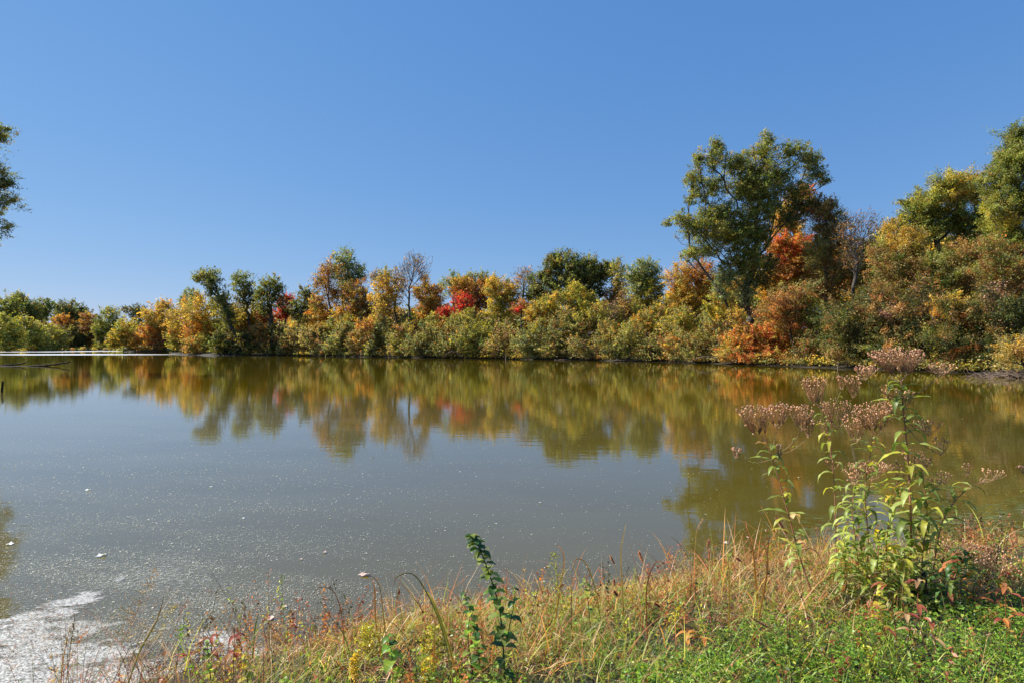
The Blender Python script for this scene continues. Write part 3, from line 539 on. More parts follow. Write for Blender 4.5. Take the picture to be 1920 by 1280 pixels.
S('tan and orange mottled shrub beside the maroon patch', 2.5, [(1268,640,26,26)], [('tan',2),('olive',2),('orange',1)], seed=129)
S('yellow green shrub on the slope under the orange brown wide tree', 8, [(1285,600,32,20),(1262,612,28,18)], [('ygreen',2),('olive',1)], seed=130)
S('brown speckled olive shrub leaning to the water by a pale snag', 2.5, [(1310,645,24,28),(1300,660,24,16,'olive')], [('brown',1),('olive',2)], seed=131)
S('grey brown twiggy shrub left of the flame orange bush', 4, [(1345,620,24,28)], [('grey',1),('brown',1)], seed=132, dens=.7, tw=90)
S('pale yellow bush with drooping sprays against the flame orange bush', 2, [(1375,640,26,18,'ygreen'),(1368,660,26,16)], [('tan',1),('ygreen',1)], seed=133)
S('flame orange bush spreading low over the water', 1.5, [(1400,640,36,20),(1450,628,42,24),(1430,662,66,15),(1490,662,34,14),(1470,605,26,20,'orange')], [('redorange',4),('gold',1)], seed=134)
S('brown green bush under the oak trunk', 5, [(1410,625,28,18)], [('gold',1),('rust',1)], seed=135)
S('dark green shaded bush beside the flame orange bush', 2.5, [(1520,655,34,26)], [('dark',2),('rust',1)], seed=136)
# --- masses nobody could count
def mass(name, label, pts, r, size, pal, nper, seed, vert=.7, dim=1.0):
    rng = np.random.default_rng(seed); n = len(pts); k = pal_pick(pal, n, rng)*rng.uniform(.75, 1.2, (n, 1))*dim
    ci = np.repeat(np.arange(n), nper)
    LC = pts[ci]+nrm(rng.normal(size=(len(ci), 3)))*(rng.uniform(0, 1, (len(ci), 1))**.4)*np.array([1, 1, vert])*r[ci][:, None]
    kp = LC[:, 2] > .15+rng.uniform(0, .5, len(LC)); LC = LC[kp]; ci = ci[kp]
    LN = nrm(rng.normal(size=LC.shape)+np.array([0, 0, .8])+(LC-pts[ci])/r[ci][:, None]*.7)
    sz = size[ci] if hasattr(size, '__len__') else size
    V, Fq = leaf_cards(LC, LN, sz, rng)
    col = np.clip(k[ci]*rng.uniform(.7, 1.3, (len(ci), 1)), .01, .6); LEAFCOUNT[0] += len(LC)
    return tag(link(name, mesh_np(name, V, Fq, np.repeat(col, 4, 0)), M_LEAF), label, kind='stuff')
def band(u0, u1, n, o0, o1, seed):
    rng = np.random.default_rng(seed); u = rng.uniform(u0, u1, n); dd = np.array([shore_d(a) for a in u]); off = rng.uniform(o0, o1, n)*np.clip(dd/90, .8, 2.2)
    D = dd+off; x = (u-960)/F*D
    return np.stack([x, D, ground_z(x, D)], 1), D
p_, D_ = band(-120, 2050, 3000, -.3, 20, 7); rr_ = np.random.default_rng(8).uniform(.7, 1.7, len(p_)); p_[:, 2] = np.maximum(p_[:, 2], 0)+rr_*.4
ok_ = p_[:, 2] > -9; p_, D_, rr_ = p_[ok_], D_[ok_], rr_[ok_]
mass('undergrowth', 'tangled olive and tan scrub covering the far bank between the shrubs', p_, rr_, np.maximum(.10, .0014*D_), [('olive',4),('tan',3),('ygreen',2),('gold',1.5),('green',1),('dark',1),('rust',1.5),('pink',.7)], 75, 9)
p_, D_ = band(-250, 2200, 2200, 24, 50, 17); rg_ = np.random.default_rng(18); rr_ = rg_.uniform(1.8, 3.6, len(p_))*np.clip(D_/130, .8, 1.4)
u_ = p_[:, 0]/D_*F+960; p_[:, 2] += rg_.uniform(.0, 1, len(p_))*D_*np.interp(u_, [0, 1200, 1450, 1700], [.035, .04, .11, .14])+1
mass('woods', 'dull green and brown wood closing the view behind the bank trees', p_, rr_, np.maximum(.2, .0026*D_), [('olive',3),('brown',3),('green',2),('dark',2),('gold',2),('rust',1)], 110, 19)

HP = {
 'iron': [(.18,.225,.05,4),(.26,.30,.085,3),(.12,.16,.035,3),(.32,.31,.05,2)],
 'deep': [(.035,.085,.02,3),(.06,.125,.03,2)],
 'fresh': [(.16,.28,.03,3),(.11,.21,.025,3),(.22,.33,.045,2),(.27,.31,.045,1)],
 'straw': [(.50,.34,.17,3),(.40,.25,.12,3),(.58,.44,.26,2),(.30,.17,.08,2)],
 'reddry': [(.33,.12,.055,3),(.24,.075,.04,3),(.42,.17,.07,2)],
 'orangeblade': [(.50,.22,.05,3),(.42,.26,.06,2),(.36,.13,.04,2)],
 'lime': [(.30,.34,.05,3),(.38,.36,.05,2),(.22,.28,.05,2)],
 'yellow': [(.55,.44,.04,3),(.48,.36,.05,2)],
 'redleaf': [(.30,.085,.05,3),(.30,.14,.05,2),(.22,.05,.035,2)],
 'dark': [(.05,.05,.03,2),(.07,.05,.03,2)],
 'blade': [(.16,.22,.05,3),(.22,.26,.06,2),(.10,.17,.04,2)],
}
PAL.update({'h_'+k: v for k, v in HP.items()})
PAL['h_bud'] = [(.50,.32,.20,3),(.40,.23,.15,3),(.56,.40,.29,2),(.28,.13,.09,1)]
def curve_ribbons(base, dirh, length, width, bend, rng, nseg=4, twist=None):
    """many blades at once. base (n,3); dirh (n,3) unit initial direction; bend (n,) how far it arches over; returns V,F"""
    n = len(base); hz = dirh.copy(); hz[:, 2] = 0; hz = hz+rng.normal(size=hz.shape)*.25*np.array([1, 1, 0]); hz = nrm(hz)
    t = np.linspace(0, 1, nseg+1)
    side = np.cross(hz, [0, 0, 1.]); tw = rng.uniform(-1, 1, n)[:, None] if twist is None else twist
    V = np.empty((n, nseg+1, 2, 3)); p = base.copy(); step = (length/nseg)[:, None]
    ang0 = np.arcsin(np.clip(dirh[:, 2], -1, 1))
    for k in range(nseg+1):
        wdt = width*(1-t[k]**1.6*.92)*(.55+.45*min(1, t[k]*4))
        sd_ = nrm(side+hz*tw*(.4+t[k]))
        V[:, k, 0] = p-sd_*wdt[:, None]/2; V[:, k, 1] = p+sd_*wdt[:, None]/2
        a = ang0-bend*(t[k]+.5/nseg)**1.3
        p = p+step*(hz*np.cos(a)[:, None]+np.array([0, 0, 1.])*np.sin(a)[:, None])
    idx = np.arange(n*(nseg+1)*2).reshape(n, nseg+1, 2)
    Fq = np.stack([idx[:, :-1, 0], idx[:, :-1, 1], idx[:, 1:, 1], idx[:, 1:, 0]], -1).reshape(-1, 4)
    return V.reshape(-1, 3), Fq
def leaf_blade(base, direc, up, length, width, droop, fold, rng, nseg=7, wave=.0, shape=.9):
    """one lanceolate leaf with a midrib fold"""
    d = nrm(np.asarray(direc, float)); up = np.asarray(up, float); side = nrm(np.cross(d, up)); up = np.cross(side, d)
    P = np.asarray(base, float).copy(); V = []; a = 0
    for k in range(nseg+1):
        t = k/nseg; w = width*.5*max(.02, math.sin(math.pi*min(1, t**.75*.97+.03))**shape)
        wv = wave*math.sin(k*2.1)*w
        V += [P-side*w+up*(fold*w+wv), P, P+side*w+up*(fold*w-wv)]
        a = droop*(t**.8)
        dd = d*math.cos(a)-np.array([0, 0, 1.])*math.sin(a)
        P = P+nrm(dd)*length/nseg
        upn = np.cross(side, nrm(dd)); up = upn if np.dot(upn, up) > 0 else -upn
    F_ = []
    for k in range(nseg):
        i = 3*k; F_ += [[i, i+1, i+4, i+3], [i+1, i+2, i+5, i+4]]
    return np.array(V), np.array(F_)
# small ball
_t = (1+5**.5)/2
ICO = nrm(np.array([(-1,_t,0),(1,_t,0),(-1,-_t,0),(1,-_t,0),(0,-1,_t),(0,1,_t),(0,-1,-_t),(0,1,-_t),(_t,0,-1),(_t,0,1),(-_t,0,-1),(-_t,0,1)], float))
ICF = np.array([(0,11,5),(0,5,1),(0,1,7),(0,7,10),(0,10,11),(1,5,9),(5,11,4),(11,10,2),(10,7,6),(7,1,8),(3,9,4),(3,4,2),(3,2,6),(3,6,8),(3,8,9),(4,9,5),(2,4,11),(6,2,10),(8,6,7),(9,8,1)])
def balls(C, R, rng, squash=1.0):
    n = len(C); v = ICO[None]*R[:, None, None]*rng.uniform(.72, 1.25, (n, 12, 1)); v[:, :, 2] *= squash
    V = (C[:, None]+v).reshape(-1, 3); Fq = (np.arange(n)*12)[:, None, None]+ICF[None]
    return V, Fq.reshape(-1, 3)
def flower_head(bs, bb, p0, c, rx, ry, rz, n, rng, col='h_bud', rad=.0050):
    n = int(n*1.5); rz = rz*1.5
    """flat topped cluster: pedicels fan from p0 to buds spread round c"""
    th = rng.uniform(0, 2*math.pi, n); rr = np.sqrt(rng.uniform(0, 1, n))*rng.uniform(.8, 1.15, n)
    lo_ = -1.15+1.35*rr; hi_ = .95-.35*rr*rr; T_ = np.stack([c[0]+rr*np.cos(th)*rx, c[1]+rr*np.sin(th)*ry, c[2]+(lo_+(hi_-lo_)*rng.uniform(0, 1, n)**.75)*rz], 1)
    forks = []
    for k in range(7):
        a = k/7*2*math.pi+rng.uniform(-.3, .3); f = p0+(c+np.array([math.cos(a)*rx*.6, math.sin(a)*ry*.6, -rz*.4])-p0)*.6; forks.append(f)
        V, Fq = tube(spline([p0, (p0+f)/2+rng.normal(size=3)*.006, f], 5), [.0018]*5, 4); bs.add(V, Fq, (.42, .28, .18))
    forks = np.array(forks)
    q = np.argmin(((T_[:, None]-forks[None])**2).sum(-1), 1)
    mid = forks[q]*.5+T_*.5+np.array([0, 0, -.004])
    V, Fq = seg_tubes(np.concatenate([forks[q], mid]), np.concatenate([mid, T_]), np.full(2*n, .0011), np.full(2*n, .0009), 3); bs.add(V, Fq, (.38, .25, .15))
    V, Fq = balls(T_+np.array([0, 0, .003]), rng.uniform(.65, 1.25, n)*rad, rng, 1.15); bb.add(V, Fq, np.repeat(pal_pick(col, n, rng)*rng.uniform(.7, 1.35, (n, 1)), 12, 0))
    # pale fluff on the bud tops; its pale colour also brightens the self-shaded heads
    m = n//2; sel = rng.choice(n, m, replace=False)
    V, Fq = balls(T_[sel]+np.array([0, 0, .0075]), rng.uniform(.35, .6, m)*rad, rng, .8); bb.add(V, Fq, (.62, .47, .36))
def ironweed(label, stem, heads, d0=None, leaves=16, lf=(.1, 1), llen=(.12, .19), pal=[('h_iron', 1)], seed=0, r=.0055, dy=0, name='ironweed'):
    rng = np.random.default_rng(500+seed)
    d = d0 or pix_ground(stem[0][0], stem[0][1])
    pts = [P3(u, v, d+dy*i/len(stem)) for i, (u, v) in enumerate(stem)]
    pts[0][2] = float(ground_z(pts[0][0], pts[0][1])[0])-.03; o = pts[0].copy()
    SP = spline(pts, 26); bs, bl = Buf(), Buf(); hbs = []; leaves = int(leaves*1.6)
    V, Fq = tube(SP, np.linspace(r, r*.45, 26), 7); bs.add(V, Fq, (.34, .17, .12))
    for h in heads:
        u, v, ru, rv, n = h[:5]; f = h[5] if len(h) > 5 else 1.0
        p0 = SP[int(f*25)]; sc_ = d/F; c = P3(u, v, d+dy*f+rng.uniform(-.05, .05)); tip = c.copy(); tip[2] -= rv*sc_*1.5
        if f < .999:
            m_ = (p0+tip)/2+np.array([0, 0, -.03]); br = spline([p0, m_, tip-(c-p0)*.05], 8)
            V, Fq = tube(br, np.linspace(r*.45, r*.25, 8), 5); bs.add(V, Fq, (.30, .22, .12))
            for k in range(2):
                q = br[rng.integers(2, 7)]; a = rng.uniform(0, 6.28)
                V, Fq = leaf_blade(q, (math.cos(a), math.sin(a), .3), (0, 0, 1), rng.uniform(.04, .07), .012, 1.2, .3, rng, 5); bl.add(V, Fq, pal_pick(pal, 1, rng)[0])
        else:
            tip = p0
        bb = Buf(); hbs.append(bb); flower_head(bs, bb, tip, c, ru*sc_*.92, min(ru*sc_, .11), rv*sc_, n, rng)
    ga = rng.uniform(0, 6.28)
    for k in range(leaves):
        f = lf[0]+(lf[1]-lf[0])*k/max(1, leaves-1); q = SP[min(25, int(f*25))]; ga += 2.4+rng.uniform(-.4, .4)
        L = rng.uniform(*llen)*(1.18-.45*f); e = rng.uniform(.25, .9); dr = (math.cos(ga)*math.cos(e), math.sin(ga)*math.cos(e)*.8, math.sin(e))
        c_ = pal_pick(pal, 1, rng)[0]*rng.uniform(.8, 1.25)
        V, Fq = leaf_blade(q, dr, (0, 0, 1), L, L*rng.uniform(.16, .23), rng.uniform(.6, 1.9), .35, rng, 8, wave=.25)
        cc = np.tile(c_, (len(V), 1)); cc[1::3] *= 1.25; bl.add(V, Fq, cc)
    root = thing(name, o, label, 'plant', 'ironweed plants on the near bank' if name == 'ironweed' else None)
    bs.build('stem', M_STRAW, root, o); 
    if bl.n: bl.build('leaves', M_HERB, root, o)
    for bb in hbs: bb.build('dried_blossoms', M_STRAW, root, o)
    return root
ironweed('tallest ironweed with a thick pink stem and the biggest brown seed head on top', [(1705,1125),(1708,1000),(1704,880),(1694,770),(1690,715)],
  [(1684,678,55,20,210,1.0),(1622,697,22,10,45,.86),(1762,692,26,8,36,.84),(1668,735,16,10,22,.8),(1742,800,26,10,26,.72),(1765,835,14,12,14,.7),(1700,745,14,10,16,.75)],
  leaves=30, lf=(.2, .98), llen=(.17, .26), seed=1, r=.008)
ironweed('leaning ironweed with long drooping leaves on one side, farthest out over the water', [(1538,1145),(1505,1060),(1480,970),(1455,880),(1440,835)],
  [(1412,785,32,20,100,1.0),(1458,778,26,18,60,.98),(1503,782,24,18,60,.9),(1381,848,10,7,18,.84),(1462,845,8,8,10,.9),(1516,800,12,14,24,.88)],
  leaves=17, lf=(.3, .97), llen=(.14, .22), pal=[('h_iron', 2), ('h_straw', .25)], seed=2, r=.006)
ironweed('ironweed with a dense pinkish head leaning away, between the leaning and tallest ones', [(1568,1080),(1567,980),(1562,880),(1552,810),(1540,765)],
  [(1527,735,24,24,80,1.0),(1570,775,34,20,90,.97),(1600,722,18,16,34,.93),(1578,715,10,10,14,.9),(1548,800,16,10,22,.85),(1560,870,16,6,14,.7)],
  leaves=16, lf=(.15, .92), llen=(.13, .19), seed=3, r=.005)
ironweed('slim ironweed amid the clump with a wide brown head below the tallest one', [(1622,1115),(1628,1020),(1622,920),(1632,850),(1636,815)],
  [(1640,785,38,24,120,1.0),(1605,800,26,20,60,.96),(1662,765,18,14,30,.94),(1612,880,26,8,30,.75)],
  leaves=18, lf=(.1, .92), llen=(.14, .2), seed=4, r=.005)
ironweed('short ironweed with an orange brown flat head, low in the clump', [(1590,1100),(1604,1010),(1622,940),(1635,900)],
  [(1640,878,34,9,70,1.0),(1600,890,20,7,24,.85)], leaves=18, lf=(.08, .95), llen=(.13, .2), seed=5, r=.0045)
ironweed('leafy ironweed with a yellow leaf, close against the tallest stem', [(1668,1110),(1662,1020),(1672,950),(1682,905)],
  [(1690,880,18,12,20,1.0),(1712,860,20,12,26,.9)], leaves=26, lf=(.05, .98), llen=(.15, .22), pal=[('h_iron', 4), ('h_yellow', 1)], seed=6, r=.005)
ironweed('spindly ironweed reaching out sideways with dark sparse buds', [(1745,1110),(1757,1020),(1775,960),(1815,915),(1840,905)],
  [(1862,888,26,5,14,1.0),(1812,880,10,8,8,.9),(1770,895,14,8,14,.75),(1748,905,16,8,16,.6)], leaves=15, lf=(.05, .8), llen=(.14, .2), seed=7, r=.0045)
ironweed('low leafy ironweed shoot at the foot of the clump, no flower head', [(1640,1135),(1645,1060),(1650,1000)], [], leaves=20, lf=(.1, 1), llen=(.15, .22), seed=8, r=.005)
ironweed('broad leaved green shoot beside the slanting stem at the clump edge', [(1562,1130),(1575,1060),(1585,1010)], [], leaves=18, lf=(.1, 1), llen=(.12, .19), seed=9, r=.004)
ironweed('dense green shoot filling the clump under the short flat headed ironweed', [(1612,1120),(1608,1040),(1598,960),(1604,905)], [(1600,905,14,8,12,1.0)], leaves=26, lf=(.1, 1), llen=(.14, .21), seed=14, r=.004)
ironweed('dense green shoot against the tallest stem, reaching its middle leaves', [(1722,1125),(1730,1040),(1738,960),(1728,880)], [(1732,868,16,10,16,1.0)], leaves=28, lf=(.1, 1), llen=(.15, .22), seed=15, r=.0045)
ironweed('short bushy green shoot between the slanting stem and the middle ironweeds', [(1580,1135),(1586,1080),(1582,1025)], [], leaves=22, lf=(.05, 1), llen=(.12, .2), seed=16, r=.004)
ironweed('short bushy green shoot beside the black stump', [(1692,1140),(1690,1080),(1700,1020)], [], leaves=24, lf=(.05, 1), llen=(.13, .2), pal=[('h_iron', 3), ('h_lime', 1)], seed=17, r=.004)
ironweed('half wilted ironweed shoot with curled pale leaves beside the dry grass', [(1508,1130),(1498,1060),(1490,1020)], [], leaves=12, lf=(.3, 1), llen=(.12, .18), pal=[('h_iron', 1), ('h_straw', 1)], seed=10, r=.004)
ironweed('dark leafy weed clump spreading beside the rotten stump', [(1765,1150),(1790,1080),(1815,1035)], [(1800,1030,40,16,40,1.0),(1845,1045,30,14,26,.8)], leaves=34, lf=(.0, 1), llen=(.12, .2), pal=[('h_deep', 2), ('h_iron', 1), ('h_reddry', .6)], seed=11, r=.004, name='weed_plant')
ironweed('seedy brown weed trailing over the algae at the frame edge', [(1865,1165),(1880,1100),(1900,1060)], [(1860,1060,40,22,40,1.0),(1905,1085,26,14,26,.8)], leaves=26, lf=(.0, 1), llen=(.09, .15), pal=[('h_reddry', 2), ('h_iron', 1), ('h_lime', .6)], seed=12, r=.0035, name='weed_plant')
ironweed('bare budded twig entering from the frame edge above the algae', [(1960,1120),(1945,980),(1930,890)], [(1917,882,8,6,8,1.0),(1925,965,8,6,8,.6)], leaves=6, seed=13, r=.003, name='weed_plant')
# leafy upright plant with paired leaves
def paired_plant(name, label, stem, n, L, pal, seed, group=None, br=(), r=.004, top=.45):
    rng = np.random.default_rng(seed); d = min(pix_ground(stem[0][0], stem[0][1]), 4.5)
    pts = [P3(u, v, d) for u, v in stem]; pts[0][2] = float(ground_z(pts[0][0], pts[0][1])[0])-.03; o = pts[0].copy()
    bs, bl = Buf(), Buf()
    def run(pts, n, L, r):
        SP = spline(pts, 30); V, Fq = tube(SP, np.linspace(r, r*.3, 30), 6); bs.add(V, Fq, (.09, .10, .05))
        a = rng.uniform(0, 3)
        for k in range(n):
            f = .06+.93*k/(n-1); q = SP[min(29, int(f*29))]; a += 1.57+rng.uniform(-.3, .3); LL = L*(1-(1-top)*f**2)*rng.uniform(.85, 1.15)
            for s in (0, math.pi):
                e = rng.uniform(0, .45); dr = (math.cos(a+s)*math.cos(e), math.sin(a+s)*math.cos(e), math.sin(e))
                V, Fq = leaf_blade(q, dr, (0, 0, 1), LL, LL*.62, rng.uniform(.5, 1.2), .28, rng, 7, wave=.12, shape=.7); bl.add(V, Fq, pal_pick(pal, 1, rng)[0]*rng.uniform(.8, 1.25))
    run(pts, n, L, r)
    for b_ in br: run([P3(u, v, d+b_[1]) for u, v in b_[0]], b_[2], L*.85, r*.6)
    root = thing(name, o, label, 'plant', group); bs.build('stem', M_STRAW, root, o); bl.build('leaves', M_HERB, root, o)
paired_plant('leafy_plant', 'upright plant with paired dark green pointed leaves, standing alone against the water', [(948,1290),(938,1150),(912,1060),(893,1015),(882,1000)], 34, .078, [('h_deep', 3), ('h_fresh', 1), ('h_iron', 2)], 31,
  br=[([(905,1290),(890,1180),(868,1105)], .05, 16), ([(950,1200),(962,1140),(966,1100)], -.03, 4)], r=.0045)
paired_plant('leafy_plant', 'pale mint leaved sprig beside the dark paired leaf plant', [(893,1290),(878,1200),(884,1130)], 9, .07, [('h_fresh', 1), ('h_iron', 2)], 32)
paired_plant('leafy_plant', 'green broad leaved weed in the middle of the yellow tipped grass', [(738,1290),(735,1230),(728,1190)], 8, .10, [('h_deep', 1), ('h_fresh', 2)], 33)
paired_plant('leafy_plant', 'small silvery green weed with a dark seed tip among the dry grass', [(1108,1190),(1102,1120),(1094,1085)], 7, .075, [('h_iron', 2), ('h_lime', 1)], 34)
paired_plant('leafy_plant', 'bushy green seedling with notched leaves by the white scum', [(400,1300),(392,1245),(388,1200)], 9, .06, [('h_lime', 2), ('h_fresh', 2)], 35)
paired_plant('leafy_plant', 'yellow green leafy tuft in the lower corner beside the seedling', [(470,1300),(462,1260),(458,1225)], 9, .06, [('h_lime', 3), ('h_yellow', 1)], 36)
paired_plant('leafy_plant', 'yellow leaved weed at the foot of the ironweed clump', [(1655,1180),(1650,1140),(1652,1105)], 7, .08, [('h_yellow', 1), ('h_lime', 2)], 37)
# creepers with red leaves
def red_seedling(label, base, tips, seed, pal='h_redleaf', L=.07):
    rng = np.random.default_rng(seed); d = min(pix_ground(*base), 4.6); o = P3(base[0], base[1], d); o[2] = float(ground_z(o[0], o[1])[0])-.02
    bs, bl = Buf(), Buf()
    for u, v in tips:
        t = P3(u, v, d+rng.uniform(-.08, .08)); SP = spline([o, (o+t)/2+rng.normal(size=3)*.02, t], 10); V, Fq = tube(SP, np.linspace(.003, .0015, 10), 5); bs.add(V, Fq, (.25, .09, .06))
        for k in range(6):
            a = rng.uniform(0, 6.28); V, Fq = leaf_blade(t if k < 4 else SP[6], (math.cos(a), math.sin(a), .25), (0, 0, 1), L*rng.uniform(.8, 1.3), L*.34, rng.uniform(.5, 1.3), .4, rng, 6, wave=.1); bl.add(V, Fq, pal_pick(pal, 1, rng)[0])
    root = thing('red_leaved_seedling', o, label, 'plant', 'red leaved seedlings in the bank grass'); bs.build('stem', M_STRAW, root, o); bl.build('leaves', M_HERB, root, o)
red_seedling('red leaved seedling with three sprays in front of the white scum', (395,1290), [(395,1195),(440,1190),(350,1228),(430,1225)], 41)
red_seedling('reddish creeper sprig standing below the tallest ironweed', (1745,1240), [(1722,1090),(1745,1165),(1700,1150)], 42, [('h_redleaf', 1), ('h_straw', 1)])
red_seedling('pinkish leaved sprig beside the yellow leaved weed', (1680,1230), [(1662,1095),(1650,1140),(1690,1120)], 43, [('h_redleaf', 1), ('h_iron', 1)])
red_seedling('orange red sprig over the green clover at the frame edge', (1890,1230), [(1885,1100),(1880,1160),(1915,1120)], 44, [('h_redleaf', 2), ('h_orangeblade', 1)])
red_seedling('tiny red sprig lying in the dry grass before the open water', (1300,1230), [(1290,1185),(1320,1195)], 45, 'h_orangeblade')
# goldenrod
def goldenrod():
    rng = np.random.default_rng(51); d = 2.9; o = P3(672, 1330, d); o[2] = float(ground_z(o[0], o[1])[0])-.02
    bs, bb = Buf(), Buf(); SP = spline([o, P3(668, 1280, d), P3(662, 1245, d), P3(672, 1222, d)], 14); V, Fq = tube(SP, .0022, 5); bs.add(V, Fq, (.2, .22, .06))
    n = 420; t = rng.uniform(.45, 1, n); q = SP[(t*13).astype(int)]+rng.normal(size=(n, 3))*np.array([.010, .010, .012])
    V, Fq = balls(q, rng.uniform(.002, .0042, n), rng); bb.add(V, Fq, np.repeat(pal_pick('h_yellow', n, rng)*rng.uniform(.9, 1.4, (n, 1)), 12, 0))
    root = thing('goldenrod', o, 'bright yellow goldenrod plume low in the grass', 'plant'); bs.build('stem', M_STRAW, root, o); bb.build('dried_blossoms', M_STRAW, root, o)
goldenrod()
# foxtail grasses
def foxtail(label, base, head0, head1, seed, col=(.45, .27, .17), w=.007):
    rng = np.random.default_rng(seed); d = min(pix_ground(*base), 5.2); o = P3(base[0], base[1], d); o[2] = float(ground_z(o[0], o[1])[0])-.02
    a = P3(*head0, d); b = P3(*head1, d); bs, bb = Buf(), Buf()
    SP = spline([o, o*.5+a*.5+np.array([.02, 0, .01]), a, b], 16); V, Fq = tube(SP, .0013, 4); bs.add(V, Fq, (.40, .28, .13))
    n = 420; t = rng.uniform(0, 1, n); q = a+(b-a)*t[:, None]; ax = nrm(b-a); r_ = nrm(rng.normal(size=(n, 3))); dd = nrm(r_+ax*.9); L = rng.uniform(.6, 1.3, n)*w*(1-.5*np.abs(t*2-1)**3)*1.7
    V, Fq = seg_tubes(q, q+dd*L[:, None], np.full(n, .0009), np.full(n, .0003), 3); bb.add(V, Fq, np.repeat(np.array(col)*rng.uniform(.7, 1.4, (n, 1)), 6, 0))
    root = thing('foxtail_grass', o, label, 'plant', 'foxtail grasses on the near bank'); bs.build('stem', M_STRAW, root, o); bb.build('seed_head', M_STRAW, root, o)
foxtail('pale slanting foxtail, highest over the olive reflection', (1285,1130), (1306,996), (1318,972), 61, (.55, .42, .30), .005)
foxtail('tan foxtail head below the highest pale one', (1345,1140), (1325,1030), (1330,1010), 62, (.50, .30, .20))
foxtail('pinkish foxtail head standing upright beside the tan one', (1338,1150), (1329,1052), (1331,1030), 63, (.48, .26, .18))
foxtail('fat tan foxtail head alone against the grey water', (1220,1150), (1206,1055), (1198,1033), 64, (.55, .33, .20), .009)
foxtail('tan foxtail head leaning back, beside the fat one', (1165,1160), (1153,1058), (1144,1041), 65, (.52, .33, .22))
foxtail('thin slanted foxtail near the dry grass edge', (1402,1160), (1390,1052), (1380,1045), 66, (.45, .22, .16), .006)
foxtail('dark red foxtail lying low in front of the water', (1170,1180), (1158,1117), (1152,1108), 67, (.28, .10, .08), .008)
foxtail('small dark red foxtail tilting in the red grass', (1250,1180), (1238,1137), (1228,1130), 68, (.26, .08, .06), .007)
foxtail('long dark red foxtail crossing the leaning ironweed leaves', (1500,1130), (1475,1000), (1455,968), 69, (.36, .15, .10), .009)
foxtail('brown foxtail bent flat over the clover', (1462,1225), (1445,1178), (1410,1158), 70, (.36, .2, .14), .007)
foxtail('reddish foxtail rising in the gap under the fat tan one', (1155,1150), (1153,1098), (1151,1085), 71, (.42, .18, .14), .006)
# single arching sedge blades
def sedge(label, pts, width, col, seed, d=None, tip=None):
    rng = np.random.default_rng(seed); d = d or min(pix_ground(min(max(pts[0][0], 0), 1919), pts[0][1]), 5.3)
    P = [P3(u, v, d+.03*i) for i, (u, v) in enumerate(pts)]; P[0][2] = float(ground_z(P[0][0], P[0][1])[0])-.02; o = P[0].copy()
    SP = spline(P, 22); T_ = nrm(np.gradient(SP, axis=0)); sd_ = nrm(np.cross(T_, np.array([.25, 1, .2]))); 
    w = width*np.sin(np.linspace(.35, 1, 22)*math.pi)**.7*.5+.0006; V = np.empty((22, 3, 3)); V[:, 0] = SP-sd_*w[:, None]; V[:, 1] = SP+np.cross(sd_, T_)*w[:, None]*.5; V[:, 2] = SP+sd_*w[:, None]
    idx = np.arange(66).reshape(22, 3); Fq = np.concatenate([np.stack([idx[:-1, k], idx[:-1, k+1], idx[1:, k+1], idx[1:, k]], 1) for k in (0, 1)])
    c = np.linspace(0, 1, 22)[:, None]; cc = np.array(col)*(1-c)+np.array(tip if tip else col)*c
    me = mesh_np('sedge_blade', V.reshape(-1, 3)-o, Fq, np.repeat(cc, 3, 0))
    tag(link('sedge_blade', me, M_HERB, None, o), label, 'grass blade', 'tall sedge blades on the near bank')
OR, RD, GR, DK, ST = (.48,.25,.06), (.34,.11,.05), (.16,.22,.05), (.10,.05,.04), (.5,.38,.2)
sedge('green blade slanting across the white scum, with a brown tip', [(235,1290),(262,1220),(295,1160),(309,1108)], .011, GR, 1, tip=(.22,.11,.05))
sedge('orange brown blade in the corner by the white scum', [(110,1300),(118,1240),(132,1170)], .010, RD, 2, tip=OR)
sedge('dark thin blade crossing the orange brown one at the corner', [(118,1300),(130,1230),(140,1155),(137,1150)], .005, DK, 3)
sedge('short upright green blade between the two scum patches', [(472,1250),(478,1180),(486,1145)], .010, GR, 4, tip=(.08,.14,.05))
sedge('dark arching blade curling over to the pale floating leaf', [(735,1240),(722,1180),(712,1100),(695,1078),(685,1072)], .006, OR, 5, tip=DK)
sedge('rusty blade with a snapped dark top under the pale floating leaf', [(720,1240),(705,1170),(702,1100),(694,1082)], .010, OR, 6, tip=RD)
sedge('dark blade arching over like a hook, standing by itself', [(850,1290),(835,1200),(805,1120),(775,1076),(745,1080),(738,1098)], .007, GR, 7, tip=DK)
sedge('yellow tipped blade broken over beside the hooked one', [(862,1290),(842,1210),(818,1140),(802,1110),(797,1113)], .013, (.3,.26,.06), 8, tip=(.6,.45,.08))
sedge('dark green straight blade slanting up from the yellow grass', [(665,1260),(645,1190),(615,1150),(597,1118)], .006, GR, 9, tip=(.08,.10,.04))
sedge('brown blade drooping back toward the open water', [(648,1240),(640,1150),(625,1108),(600,1100),(582,1118)], .006, RD, 10, tip=DK)
sedge('tall pale orange blade rising highest against the grey water', [(1172,1200),(1168,1120),(1164,1040),(1170,998),(1174,980)], .008, OR, 11, tip=ST)
sedge('reddish blade with a curled tip beside the feathery weed', [(1035,1200),(1050,1100),(1058,1050),(1050,1025),(1042,1022)], .007, OR, 12, tip=RD)
sedge('red brown blade arching over beside the silvery weed', [(1130,1180),(1115,1100),(1098,1055),(1080,1048),(1074,1070)], .008, (.3,.28,.06), 13, tip=RD)
sedge('dark blade looping over in front of the fat foxtail', [(1215,1220),(1212,1110),(1225,1060),(1240,1052),(1250,1070)], .006, RD, 14, tip=DK)
sedge('brown tipped blade leaning from the dry grass under the highest foxtail', [(1330,1090),(1300,1060),(1275,1020),(1258,1005)], .006, (.32,.27,.06), 15, tip=DK)
